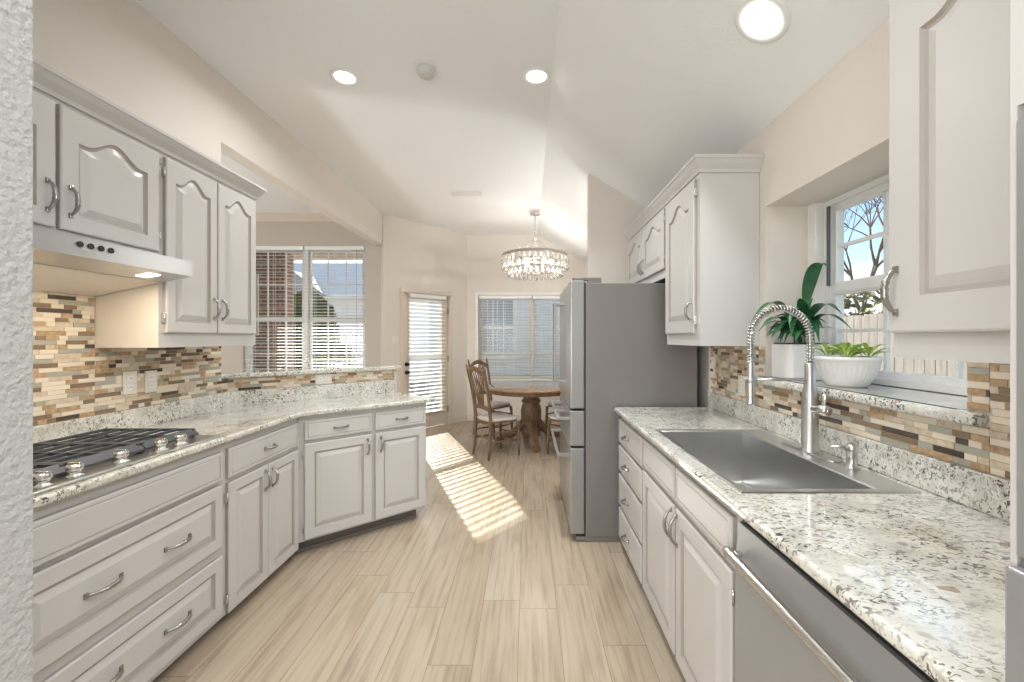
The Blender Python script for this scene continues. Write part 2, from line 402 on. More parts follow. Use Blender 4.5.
# stub wall behind the refrigerator
sb = MB(); sb.prism([(.55,0),(1.30,0),(1.30,zceil(1.30)+.02),(.55,zceil(.55)+.02)], 3.79, 3.90, axis='y'); struct(sb.build('wall_stub', M['wall']))
# right wall, thick, with the recessed window above the sink
RY0, RY1, RZ0, RZ1 = 1.165, 2.153, 1.14, 2.05
rw = holed(MB(), 7.14, 2.47, [(RY0, RY1, RZ0, RZ1)], .34, x0=-3.5)
rw.xform(Matrix.Translation((XR,0,0)) @ Matrix(((0,1,0,0),(1,0,0,0),(0,0,1,0),(0,0,0,1)))); wr = struct(rw.build('wall_right', M['wall'], recalc=True))
# room behind the camera
wb = holed(MB(), 1.56, ZC, [(-2.6, .9, .25, 2.5)], .12, x0=-3.5).xform(Matrix.Translation((0, -3.5, 0))); struct(wb.build('wall_back', M['wall']))
struct(MB().box(-3.5, -3.38, -3.38, .96, 0, ZC).build('wall_back_left', M['wall']))

# ---- trims
BASE = [(0,0),(.014,0),(.014,.07),(.008,.09),(0,.09)]
b = MB(); n1 = A0+ad*(D0-.08); n2 = A0+ad*(D1+.08)
b.sweep([tuple(A0), tuple(n1)], BASE); b.sweep([tuple(n2), (-1.02,7.0), (1.2,7.0)], BASE); struct(b.build('baseboard_nook', M['trimb']))
CR = [(0,0),(.012,0),(.03,.03),(.07,.075),(.075,.10),(0,.10)]
struct(MB().sweep([(-6.5,YW),(-2.14,YW)], CR, z=ZC-.10).build('trim_1', M['trimb']))
# door
dr = sroot('door_1', (A0.x, A0.y, 0), aa)
k = MB()
for x0, x1 in ((D0-.075, D0-.005), (D1+.005, D1+.075)):
    k.box(x0, x1, -.018, 0, 0, DH+.005, .004); k.box(x0+.01, x1-.01, -.026, -.016, 0, DH+.005, .003)
k.box(D0-.075, D1+.075, -.018, 0, DH+.006, DH+.075, .004); k.box(D0-.065, D1+.065, -.026, -.016, DH+.016, DH+.065, .003)
k.box(D0-.009, D0, .0, .13, 0, DH+.009); k.box(D1, D1+.009, .0, .13, 0, DH+.009); k.box(D0, D1, .0, .13, DH, DH+.009)
k.build('door_casing', M['trimb'], dr)
GX0, GX1, GZ0, GZ1 = D0+.105, D1-.105, .25, 1.96
d = holed(MB(), D1-.004, DH-.004, [(GX0, GX1, GZ0, GZ1)], .044, x0=D0+.004, z0=.01).xform(Matrix.Translation((0,.03,0)))
for a, b_ in ((GX0-.03, GX0), (GX1, GX1+.03)): d.box(a, b_, .02, .032, GZ0-.03, GZ1+.03, .004)
for a, b_ in ((GZ0-.03, GZ0), (GZ1, GZ1+.03)): d.box(GX0, GX1, .02, .032, a, b_, .004)
d.build('door_slab', M['trimb'], dr)
MB().box(GX0, GX1, .052, .072, 1.085, 1.145).build('mid_rail', M['vinyl'], dr)
MB().box(GX0, GX1, .058, .062, GZ0, GZ1).build('glass_pane', M['glass'], dr)
def knob(x, z, r, parent, name):
    kb = MB(); kb.lathe([(0,0),(.030,0),(.030,.006),(.011,.010),(.011,.028),(r,.034),(r,.052),(r*.7,.058),(0,.06)], seg=16)
    kb.xform(Matrix.Translation((x, .03, z)) @ Matrix.Rotation(PI/2, 4, 'X')); return kb.build(name, M['black'], parent)
knob(D0+.055, .87, .026, dr, 'door_knob'); knob(D0+.055, .99, .022, dr, 'deadbolt')
for zz in (.25, 1.05, 1.80): MB().box(D1-.006, D1+.006, -.012, .03, zz-.045, zz+.045).build('hinge', M['hand'], dr)

# ---- windows
def window(name, loc, rz, W, H, units, fr, mull_m, cols=0, rows=0, meet=.5, fw=.045):
    r = sroot(name, loc, rz)
    f = MB(); y0, y1 = .05, .12
    f.box(0, W, y0, y1, 0, fw); f.box(0, W, y0, y1, H-fw, H); f.box(0, fw, y0, y1, fw, H-fw); f.box(W-fw, W, y0, y1, fw, H-fw)
    uw = W/units
    for i in range(1, units): f.box(uw*i-.035, uw*i+.035, y0-.01, y1, fw, H-fw)
    f.build('window_frame', mull_m, r)
    for i in range(units):
        a, b_ = uw*i+fw*.9, uw*(i+1)-fw*.9; s = MB(); zm = H*meet
        s.box(a, b_, y0+.015, y1-.015, zm-.022, zm+.022)
        for (z0, z1) in ((fw, zm), (zm, H-fw)):
            s.box(a, a+.025, y0+.02, y1-.01, z0, z1); s.box(b_-.025, b_, y0+.02, y1-.01, z0, z1); s.box(a, b_, y0+.021, y1-.011, z0, z0+.03); s.box(a, b_, y0+.021, y1-.011, z1-.03, z1)
            for q in range(1, cols): s.box(a+(b_-a)*q/cols-.008, a+(b_-a)*q/cols+.008, y0+.03, y1-.025, z0, z1)
            for q in range(1, rows): s.box(a+.001, b_-.001, y0+.029, y1-.026, z0+(z1-z0)*q/rows-.008, z0+(z1-z0)*q/rows+.008)
        s.build('sash', fr, r)
        MB().box(a, b_, y0+.033, y0+.037, fw, H-fw).build('glass_pane', M['glass'], r)
    return r
w1 = window('window_1', (WX0, YW, WZ0), 0, WX1-WX0, WZ1-WZ0, 2, M['vinyl'], M['vinyl'], 3, 2)
MB().box(-.03, WX1-WX0+.03, -.02, .05, -.03, 0, .004).build('window_sill', M['trimw'], w1)
w2 = window('window_2', (NX0, YF, NZ0), 0, NX1-NX0, NZ1-NZ0, 2, M['vinyl'], M['tankframe'], 3, 2, .30)
cs = MB()
for x0, x1, z0, z1 in ((-.045, NX1-NX0+.045, NZ1-NZ0, NZ1-NZ0+.045), (-.045, 0, 0, NZ1-NZ0), (NX1-NX0, NX1-NX0+.045, 0, NZ1-NZ0), (-.07, NX1-NX0+.07, -.035, 0)): cs.box(x0, x1, -.018, 0, z0, z1, .004)
cs.build('window_casing', M['trimw'], w2)
# kitchen window: local x runs toward the viewer's right when facing +X
w3 = window('window_3', (1.43, RY1-.06, 1.18), -PI/2, RY1-RY0-.06, RZ1-1.18, 1, M['vinyl'], M['vinyl'], 3, 2, .50, .024)
MB().box(-.058, 0, .0, .13, -.04, RZ1-1.18, .002).build('window_casing', M['trimw'], w3)
MB().box(.024, .040, .040, .049, .45, RZ1-1.18-.03).build('sash_track', M['dtrack'], w3)
sk = MB(); sk.box(1.185, 1.56, RY0+.002, RY1-.002, RZ0, 1.177); sk.box(1.170, 1.219, RY0-.06, RY1+.06, RZ0, 1.177, .016, 4)
sk.build('window_sill', M['granite'], wr)

# ---- mosaic tile
def tile_field(mb, u0, u1, z0, z1, rh=.0193, gap=.0018):
    z = z0
    while z < z1-.004:
        zt = min(z+rh, z1); u = u0 - random.random()*.08; last = -1
        while u < u1:
            L = random.choice((.035,.05,.07,.09,.11,.135)); a, b_ = max(u, u0), min(u+L, u1); u += L
            if b_-a < .006: continue
            while True:
                m = random.choices(range(6), (29, 23, 13, 6, 11, 18))[0]
                if m != last: break
            last = m; mb.mi = m; d = random.uniform(.0045, .0062)
            mb.box(a+gap/2, b_-gap/2, -d, -.001, z+gap/2, zt-gap/2)
        z += rh
    mb.mi = 6
    mb.box(u0, u1, -.003, 0, z0, z1)
T7 = TILE+[M['grout']]
def face_l(x): return Matrix.Translation((x, 0, 0)) @ Matrix(((0,-1,0,0),(1,0,0,0),(0,0,1,0),(0,0,0,1)))    # local x -> +Y, local -y -> +X
def face_r(x): return Matrix.Translation((x, 0, 0)) @ Matrix(((0,1,0,0),(-1,0,0,0),(0,0,1,0),(0,0,0,1)))    # local x -> -Y, local -y -> -X
UP = 1.018                                  # top of the granite upstand
t = MB(); tile_field(t, 1.082, 1.944, UP, 1.60); tile_field(t, 1.944, 2.745, UP, 1.331); tile_field(t, 2.746, 2.805, UP, 1.104); t.xform(face_l(XL)); t.build('tile_backsplash', T7, wl)
t = MB(); tile_field(t, -.04, hl, UP, 1.104); t.build('tile_backsplash', T7, hwall)
MB().box(hl, hl+.02, -.012, .12, 0, 1.105, .002).build('end_trim', M['trimb'], hwall)
t = MB(); tile_field(t, -2.80, -RY1-.06, UP, 1.331); tile_field(t, -RY1-.06, -RY0+.06, UP, 1.139); tile_field(t, -RY0+.06, -.566, UP, 1.331)
tile_field(t, -RY0+.002, -RY0+.06, 1.18, 1.331); tile_field(t, -RY1-.06, -RY1, 1.18, 1.331)
t.xform(face_r(XR)); t.build('tile_backsplash', T7, wr)

# ================================================================== CABINETS
def door_panel(mb, x0, x1, z0, z1, arch=0, stile=.058, t=.020, rail=None, flat=False):
    """raised-panel front; front face at y=-t, back at y=0"""
    rail = rail or stile; n = 24 if arch else 1
    def loop(ix, iz, y, a, rnd=0):
        xa, xb, za, zb = x0+ix, x1-ix, z0+iz, z1-iz
        pts = [(xa, za), (xb, za)]
        for i in range(n+1):
            f = i/n; x = xb+(xa-xb)*f; tt = 2*f-1
            up = 0
            if a:
                q = abs(tt)/.80
                up = a*(.5+.5*math.cos(PI*q)) - a if q < 1 else -a
            pts.append((x, zb+up))
        return [mb.bm.verts.new((x, y, z)) for x, z in pts]
    def br(A, B, flip=False):
        m = len(A)
        for i in range(m): mb._f([A[i], A[(i+1)%m], B[(i+1)%m], B[i]])
    e = .006
    L0 = loop(0, 0, 0, 0); L1 = loop(0, 0, -t+e, 0); L1b = loop(.002, .002, -t+.002, 0); L2 = loop(e, e, -t, 0)
    mb.mi = 1; br(L0, L1); mb.mi = 0; br(L1, L1b); br(L1b, L2); mb._f(L0[::-1])  # edge sides coloured dark to draw the shade in the door gaps
    if flat:
        L3 = loop(.016, .016, -t, 0); L4 = loop(.019, .019, -t+.0025, 0); L5 = loop(.023, .023, -t, 0)
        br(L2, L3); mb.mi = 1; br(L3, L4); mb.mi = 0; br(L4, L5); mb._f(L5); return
    a = arch
    L3 = loop(stile, rail, -t, a); L4 = loop(stile+.006, rail+.006, -t+.007, a); L5 = loop(stile+.013, rail+.013, -t+.009, a)
    L6 = loop(stile+.036, rail+.036, -t+.0005, a*.93); L7 = loop(stile+.039, rail+.039, -t-.0005, a*.92)
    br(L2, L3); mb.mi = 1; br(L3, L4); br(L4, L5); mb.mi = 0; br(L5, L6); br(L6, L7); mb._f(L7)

def pull(parent, x, z, y=-.02, L=.10, vert=True, big=1.0):
    """arched pull with two feet and a twisted middle"""
    k = MB(); pts = []; rr = []
    for i in range(21):
        f = i/20*2-1; u = f*L/2; d = .026*(1-abs(f)**2.6)+.004
        pts.append((0, y-d, u) if vert else (u, y-d, 0)); rr.append((.0045+.0032*(1-f*f)+(.0012*math.sin(i*1.9) if abs(f) < .55 else 0))*big)
    k.tube(pts, rr, 8)
    for sg in (-1, 1):
        c_ = (0, y, sg*L/2*.98) if vert else (sg*L/2*.98, y, 0)
        k.box(c_[0]-.0065, c_[0]+.0065, y-.007, y-.0001, c_[2]-.0095, c_[2]+.0095, .002)
    k.xform(Matrix.Translation((x, 0, z))); return k.build('pull_handle', M['hand'], parent)
def hinges(parent, x, zs, sd):
    for zz in zs:
        k = MB(); k.box(min(x, x+sd*.010), max(x, x+sd*.010), -.016, -.002, zz-.022, zz+.022, .001); k.tube([(x+sd*.006,-.016,zz-.024),(x+sd*.006,-.016,zz+.024)], .0035, 8); k.build('hinge', M['nickel'], parent)
def door(parent, x0, x1, z0, z1, arch=0, hx=None, hz=None, hinge=None, stile=.058, hl_=.10, name='door'):
    m = MB(); door_panel(m, x0, x1, z0, z1, arch, stile); o = m.build(name, [M['cab'], M['glaze_shade']], parent, recalc=True)
    if hx is not None: pull(o, hx, hz, L=hl_)
    if hinge: hinges(o, x1+.001 if hinge > 0 else x0-.001, (z0+.07, z1-.07), hinge)
    return o
def drawer(parent, x0, x1, z0, z1, flat=True, hs=(), L=.085, rail=.045, name='drawer'):
    m = MB(); door_panel(m, x0, x1, z0, z1, 0, .048, rail=rail, flat=flat); o = m.build(name, [M['cab'], M['glaze_shade']], parent, recalc=True)
    for h in hs: pull(o, h, (z0+z1)/2, L=L, vert=False)
    return o
def base_body(parent, W, D=.555, zb=.05, toe=.06, x0=0):
    m = MB(); m.box(x0, W, 0, .02, zb, ZB-.001); m.box(x0, x0+.018, .02, D, zb, ZB-.001); m.box(W-.018, W, .02, D, zb, ZB-.001); m.box(x0+.018, W-.018, .02, D, zb, zb+.02); m.box(x0+.018, W-.018, D-.01, D, zb+.02, ZB-.001)
    o = m.build('cabinet_body', M['cab'], parent)
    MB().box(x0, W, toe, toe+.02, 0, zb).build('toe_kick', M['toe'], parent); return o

# ---- left run (faces +X): local x -> +Y
XFL = -1.45                                 # face frame; door fronts stand 2 cm proud
def left_unit(label, y, cat='cabinet', name='base_cabinet'): return thing(name, label, cat, (XFL, y, 0), PI/2, 'greige base cabinets')
u = left_unit('wide greige base cabinet of deep drawers under the gas cooktop', 1.085, name='drawer_base_cabinet'); W = .905
base_body(u, W)
drawer(u, .06, .885, .706, .841, name='false_front')
drawer(u, .06, .885, .395, .688, False, (.33, .628), .12, .055); drawer(u, .06, .885, .078, .355, False, (.33, .628), .12, .055)
u = left_unit('narrow greige base cabinet with one drawer over two doors right of the cooktop drawers', 1.992); W = .645
base_body(u, W)
drawer(u, .02, .63, .702, .845, True, (.33,), .085)
door(u, .02, .323, .056, .680, 0, .293, .60, -1, .05); door(u, .327, .63, .056, .680, 0, .357, .60, 0, .05)
# ---- peninsula unit at an angle
P0, P1 = Vector((-1.448, 2.640)), Vector((-.782, 3.222)); pd = (P1-P0).normalized(); pl = (P1-P0).length; pa = math.atan2(pd.y, pd.x)
u = thing('base_cabinet', 'angled greige peninsula cabinet with two drawers over two doors', 'cabinet', (P0.x, P0.y, 0), pa, 'greige base cabinets')
m = MB(); m.box(.0, pl, 0, .02, .085, ZB-.001); m.box(pl-.018, pl, .02, .44, .085, ZB-.001); m.box(.10, pl-.018, .43, .44, .085, ZB-.001); m.box(.06, pl-.018, .02, .43, .085, .10)
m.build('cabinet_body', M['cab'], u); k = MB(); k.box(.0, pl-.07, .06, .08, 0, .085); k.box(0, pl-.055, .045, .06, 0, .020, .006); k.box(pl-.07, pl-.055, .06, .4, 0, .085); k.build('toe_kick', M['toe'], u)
xm = .475
drawer(u, .035, xm-.012, .725, .848, True, (.255,), .085); drawer(u, xm+.012, pl-.012, .725, .848, True, ((xm+pl)/2,), .085)
door(u, .035, xm-.012, .098, .705, 0, xm-.045, .625, -1); door(u, xm+.012, pl-.012, .098, .705, 0, xm+.048, .625, 0)

# ---- uppers
CROWN = [(0,0),(.008,0),(.012,.016),(.030,.040),(.040,.060),(.046,.064),(.046,.078),(0,.078)]
def upper_body(parent, W, D, z0, z1, near=None):
    m = MB(); m.box(0, W, 0, .02, z0, z1); m.box(0, .018, .02, D, z0, z1); m.box(W-.018, W, .02, D, z0, z1); m.box(.018, W-.018, .02, D, z0+.03, z0+.045); m.box(.018, W-.018, .02, D, z1-.02, z1)
    return m.build('cabinet_body', M['cab'], parent)
XUL = -1.715
DU = XUL-XL-.002
u = thing('wall_cabinet', 'greige wall cabinet with two arched doors above the range hood', 'cabinet', (XUL, 1.085, 0), PI/2, 'greige wall cabinets'); W = .862
upper_body(u, W, DU, 1.75, 2.25)
door(u, .03, .424, 1.772, 2.225, .055, .395, 1.88, 0, .06, .105); door(u, .440, .848, 1.772, 2.225, .055, .470, 1.88, 1, .06, .105)
MB().sweep([(0,0),(W+.002,0)], CROWN, z=2.245).build('crown_moulding', M['cab'], u)
u = thing('wall_cabinet', 'tall greige wall cabinet with two arched doors right of the range hood', 'cabinet', (XUL, 1.949, 0), PI/2, 'greige wall cabinets'); W = .690
upper_body(u, W, DU, 1.33, 2.25)
MB().box(-.0015, 0, .0, DU, 1.33, 1.749).build('side_panel', M['cabin'], u)  # lighter than the body: hood light painted onto this side
door(u, .022, .345, 1.40, 2.225, .055, .318, 1.53, -1, .05, .105); door(u, .352, .672, 1.40, 2.225, .055, .380, 1.53, 0, .05, .105)
MB().sweep([(0,0),(W,0),(W,DU)], CROWN, z=2.245).build('crown_moulding', M['cab'], u)

# ---- right uppers (face -X): local x -> -Y
XUR = .905
DR = XR-XUR-.002
u = thing('wall_cabinet', 'greige wall cabinet with two small arched doors above the refrigerator', 'cabinet', (XUR, 3.785, 0), -PI/2, 'greige wall cabinets'); W = 1.052
upper_body(u, W, DR, 1.775, 2.25)
door(u, .04, .53, 1.83, 2.225, .055, .505, 1.92, 0, .06, .10); door(u, .545, 1.035, 1.83, 2.225, .055, .57, 1.92, 1, .06, .10)
MB().sweep([(0,0),(W,0)], CROWN, z=2.245).build('crown_moulding', M['cab'], u)
u = thing('wall_cabinet', 'tall slim greige wall cabinet with one arched door beside the refrigerator', 'cabinet', (XUR, 2.731, 0), -PI/2, 'greige wall cabinets'); W = .521
upper_body(u, W, DR, 1.333, 2.25)
door(u, .02, .482, 1.40, 2.225, .065, .452, 1.52, 1, .07, .10)
MB().sweep([(0,0),(W,0),(W,DR)], CROWN, z=2.245).build('crown_moulding', M['cab'], u)
u = thing('wall_cabinet', 'nearest greige wall cabinet with one tall arched door right of the sink window', 'cabinet', (XUR, 1.040, 0), -PI/2, 'greige wall cabinets'); W = .476
upper_body(u, W, DR, 1.326, 2.25)
door(u, .006, .466, 1.388, 2.225, .065, .032, 1.487, 0, .084, .105)
MB().sweep([(0,DR),(0,0),(W,0)], CROWN, z=2.245).build('crown_moulding', M['cab'], u)

# ---- right base run
XFR = .62
def right_unit(label, y, name='base_cabinet'): return thing(name, label, 'cabinet', (XFR, y, 0), -PI/2, 'greige base cabinets')
u = right_unit('slim greige base cabinet with a stack of four drawers beside the refrigerator', 2.795, 'drawer_base_cabinet'); W = .575
base_body(u, W, toe=.05)
for z0, z1 in ((.692,.842),(.508,.668),(.283,.482),(.065,.259)): drawer(u, .012, .563, z0, z1, True, (.255,), .085)
u = right_unit('wide greige sink base cabinet with two false fronts over two doors', 2.218); W = 1.0
m = MB(); m.box(0, W, 0, .012, .05, ZB-.001); m.box(0, .018, .012, .56, .05, ZB-.001); m.box(W-.018, W, .012, .56, .05, ZB-.001); m.box(.018, W-.018, .012, .56, .05, .07); m.build('cabinet_body', M['cab'], u)
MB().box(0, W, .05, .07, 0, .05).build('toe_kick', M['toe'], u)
drawer(u, .014, .484, .712, .845, name='false_front'); drawer(u, .506, .975, .712, .845, name='false_front')
door(u, .014, .484, .065, .682, 0, .462, .60, 0, .06, .12); door(u, .506, .975, .065, .682, 0, .528, .60, 1, .06, .12)

# ---- dishwasher
u = thing('dishwasher', 'stainless steel dishwasher with long bar handle under the right worktop', 'dishwasher', (XFR, 1.214, 0), -PI/2); W = .60
m = MB(); m.box(0, W, .0, .55, .10, .868); m.build('tub', M['black'], u)
m = MB(); m.box(.003, W-.003, -.024, -.001, .12, .735, .003); m.build('door', mat('dishwasher_door_steel', (.40,.408,.415), .34, .45), u)
m = MB(); m.prism([(-.022,.738),(-.001,.738),(-.001,.846),(-.012,.846)], .003, W-.003, axis='x'); m.build('control_panel', M['steelf'], u)
MB().box(.003, W-.003, -.004, .3, .8685, .8805).build('gasket', M['black'], u)
m = MB(); m.tube([(.012,-.050,.765),(.022,-.050,.765),(.030,-.050,.765),(W-.03,-.050,.765),(W-.02,-.050,.765),(W-.008,-.050,.765)], [.0155,.017,.0135,.0135,.017,.0155], 14)
for xx in (.03, W-.03): m.tube([(xx,-.045,.765),(xx,-.012,.765)], .008, 10)
m.build('bar_handle', M['nickel'], u)
MB().box(.01, W-.01, .05, .07, 0, .10).build('kick_plate', M['black'], u)

# ---- tall oven cabinet close to the camera
u = thing('oven_cabinet', 'tall greige oven cabinet end at the right edge of the picture', 'cabinet', (.643, .560, 0), -PI/2); W = .80
m = MB(); m.box(0, .008, 0, .566, 0, 2.33); m.box(W-.03, W, 0, .566, 0, 2.33); m.box(.008, W-.03, 0, .566, 1.68, 2.33); m.box(.008, W-.03, 0, .566, 0, .36); m.build('cabinet_body', M['cab'], u)
u = thing('double_oven', 'stainless built-in double oven at the right edge of the picture', 'oven', (.643, .5515, 0), -PI/2); W = .76
MB().box(.002, W-.002, .002, .50, .365, 1.662).build('oven_box', M['steel2'], u)
m = MB(); m.box(.001, W-.001, -.004, .0015, 1.09, 1.66, .002, 3); m.build('upper_door', M['steelf'], u)
m = MB(); m.box(.001, W-.001, -.020, .001, .42, 1.078, .004); m.build('lower_door', M['steelf'], u)

# ================================================================== WORKTOPS
u = thing('worktop', 'white speckled granite worktop on the left run turning onto the peninsula', 'worktop', (0,0,0))
pn = Vector((pd.y, -pd.x))
c0 = P0+pn*.045; dd = pd
tcorner = (-1.408 - c0.x)/dd.x; cor = c0+dd*tcorner
tip = P1+pd*.065+pn*.045
back1 = HW1+Vector((hd.y,-hd.x))*.002; back0 = HW0+Vector((hd.y,-hd.x))*.002
b0y = back0 + hd*((XL+.002-back0.x)/hd.x)
outline = [(XL+.002, 1.082), (-1.408, 1.082), tuple(cor), tuple(tip), tuple(back1+hd*.02), tuple(b0y)]
m = MB(); m.prism(outline, ZB, ZT, .011, 4); m.build('counter_slab', M['granite'], u)
m = MB(); m.sweep([(XL+.0015, 1.082), (XL+.0015, b0y.y), tuple(back1)], [(0,ZT+.0005),(.019,ZT+.0005),(.019,UP-.004),(.015,UP-.0005),(0,UP-.0005)]); m.build('upstand', M['granite'], u)
# bar top on the half wall
m = MB(); hn = Vector((hd.y, -hd.x))
m.prism([tuple(HW0+hn*.04-hd*.06), tuple(HW1+hn*.04+hd*.05), tuple(HW1-hn*.26+hd*.05), tuple(HW0-hn*.26-hd*.06)], 1.1055, 1.137, .011, 4)
tag(m.build('bar_top', M['granite']), 'raised granite bar top on the half wall behind the peninsula', 'bar top')
# right worktop with a cut-out for the sink
SX0, SX1, SY0, SY1 = .632, 1.168, 1.245, 2.095
u = thing('worktop', 'white speckled granite worktop around the steel sink on the right', 'worktop', (0,0,0))
def ring_slab(mb, o, i, z0, z1):
    (ox0, ox1, oy0, oy1), (ix0, ix1, iy0, iy1) = o, i
    O = [(ox0,oy0),(ox1,oy0),(ox1,oy1),(ox0,oy1)]; I = [(ix0,iy0),(ix1,iy0),(ix1,iy1),(ix0,iy1)]
    V = lambda P, z: [mb.bm.verts.new((x,y,z)) for x,y in P]
    ol, oh, il, ih = V(O,z0), V(O,z1), V(I,z0), V(I,z1); fs = []
    for k_ in range(4):
        j = (k_+1)%4
        fs += [mb._f([oh[k_],oh[j],ih[j],ih[k_]]), mb._f([ol[j],ol[k_],il[k_],il[j]]), mb._f([ol[k_],ol[j],oh[j],oh[k_]]), mb._f([il[j],il[k_],ih[k_],ih[j]])]
    ed = [e for e in mb.bm.edges if all(v in oh+ol for v in e.verts) and abs(e.verts[0].co.z-e.verts[1].co.z) < 1e-6 and all(abs(v.co.x-ox0) < 1e-6 for v in e.verts)]
    bmesh.ops.bevel(mb.bm, geom=ed, offset=.011, segments=4, affect='EDGES', profile=.5)
m = MB(); ring_slab(m, (.575, XR-.002, .562, 2.80), (SX0+.01, SX1-.01, SY0+.01, SY1-.01), ZB, ZT); m.build('counter_slab', M['granite'], u, recalc=True)
m = MB(); m.box(XR-.022, XR-.0025, .565, 2.80, ZT+.0005, UP-.0005, .004); m.build('upstand', M['granite'], u)

# ================================================================== SINK, FAUCET
u = thing('kitchen_sink', 'large rectangular stainless steel drop-in sink in the right worktop', 'sink', (0,0,0))
m = MB(); bx0, bx1, by0, by1, zb = SX0+.024, SX1-.115, SY0+.03, SY1-.03, ZT-.25
def rect(x0,x1,y0,y1,z): return [m.bm.verts.new(p) for p in ((x0,y0,z),(x1,y0,z),(x1,y1,z),(x0,y1,z))]
Ls = [rect(SX0,SX1,SY0,SY1,ZT+.0006), rect(SX0+.002,SX1-.002,SY0+.002,SY1-.002,ZT+.005), rect(bx0-.004,bx1+.004,by0-.004,by1+.004,ZT+.005), rect(bx0,bx1,by0,by1,ZT), rect(bx0+.002,bx1-.002,by0+.002,by1-.002,zb+.010), rect(bx0+.010,bx1-.010,by0+.010,by1-.010,zb)]
for A, B in zip(Ls, Ls[1:]):
    for i in range(4): m._f([A[i],A[(i+1)%4],B[(i+1)%4],B[i]])
m._f(Ls[-1]); m.build('basin', M['steeld'], u, recalc=True)
cx, cy = (bx0+bx1)/2, (by0+by1)/2
m = MB(); m.lathe([(.056,.0),(.056,.003),(.044,.004),(.040,-.001),(0,-.001)], (cx, cy, zb+.001), 28); m.build('drain', M['nickel'], u)

FX, FY = 1.135, 1.69
u = thing('faucet', 'tall spring-coil pull-down kitchen faucet standing behind the sink', 'faucet', (FX, FY, ZT+.0055))
zf = ZT+.0055
m = MB(); m.lathe([(0,0),(.036,0),(.036,.006),(.030,.012),(.029,.235),(.024,.250),(.019,.275),(.019,.350),(.015,.356),(0,.356)], seg=24); m.build('column', M['steel'], u)
m = MB(); m.prism([(.033*math.cos(a)+(0 if abs(math.sin(a)) > .99 else 0), (.125 if math.sin(a) > 0 else -.125)+.033*math.sin(a)) for a in [2*PI*i/24 for i in range(24)]], 0, .005, .002); m.build('deck_plate', M['steel'], u)
R = .1195; zc = 1.375-zf; path = [(0,0,.35)]
path += [(0,0,.35+(zc-.35)*i/4) for i in range(1,4)] + [(-R+R*math.cos(PI*i/28), 0, zc+R*1.0*math.sin(PI*i/28)) for i in range(29)] + [(-2*R,0,zc-(zc-.355)*i/4) for i in range(1,5)]
m = MB(); m.tube(path, .0075, 10); m.build('hose', M['hand'], u)
# coil
pv = [Vector(p) for p in path]; ln = [0]
for a, b_ in zip(pv, pv[1:]): ln.append(ln[-1]+(b_-a).length)
def along(s_):
    for i in range(len(ln)-1):
        if s_ <= ln[i+1]+1e-9:
            f = (s_-ln[i])/max(1e-9, ln[i+1]-ln[i]); return pv[i].lerp(pv[i+1], f), (pv[i+1]-pv[i]).normalized()
    return pv[-1], (pv[-1]-pv[-2]).normalized()
TOT = ln[-1]; turns = 46; cp = []
for i in range(turns*10+1):
    p, tg = along(TOT*i/(turns*10)); sd = Vector((0,1,0)); nn = tg.cross(sd); a = 2*PI*i/10
    cp.append(p + (sd*math.cos(a)+nn*math.sin(a))*.0135)
m = MB(); m.tube(cp, .0026, 6); m.build('spring_coil', M['nickel'], u)
m = MB(); m.lathe([(0,0),(.019,0),(.020,.006),(.0145,.03),(.0145,.16),(.012,.175),(.012,.20),(0,.20)], (-2*R, 0, 1.108-zf), 20); m.build('spray_head', M['steel'], u)
m = MB(); m.tube([(-.01,0,1.208-zf),(-2*R+.012,0,1.208-zf)], .0065, 10); m.lathe([(.0165,0),(.021,0),(.021,.022),(.0165,.022),(.0165,0)], (-2*R,0,1.197-zf), 20); m.build('support_arm', M['steel'], u)
m = MB(); m.tube([(.0,-.02,.175),(.006,-.045,.175),(.007,-.047,.175),(.014,-.078,.175),(.015,-.084,.175)], [.017,.017,.022,.022,.017], 18); m.tube([(.015,-.084,.175),(.016,-.088,.175)], .010, 16)
m.tube([(.011,-.062,.185),(.012,-.064,.205),(.013,-.067,.232),(.013,-.068,.238)], [.0075,.0085,.0125,.009], 12); m.build('lever_handle', M['nickel'], u)
u = thing('soap_dispenser', 'small steel soap dispenser with curved spout beside the faucet', 'soap dispenser', (1.137, 1.475, zf))
m = MB(); m.lathe([(0,0),(.024,0),(.024,.005),(.016,.012),(.016,.052),(.019,.054),(.019,.078),(.016,.082),(0,.082)], seg=20); m.build('pump', M['steel'], u)
m = MB(); m.tube([(-.012,.002,.068),(-.032,.012,.071),(-.052,.022,.069),(-.060,.026,.060)], [.007,.0065,.006,.005], 10); m.build('spout', M['steel'], u)

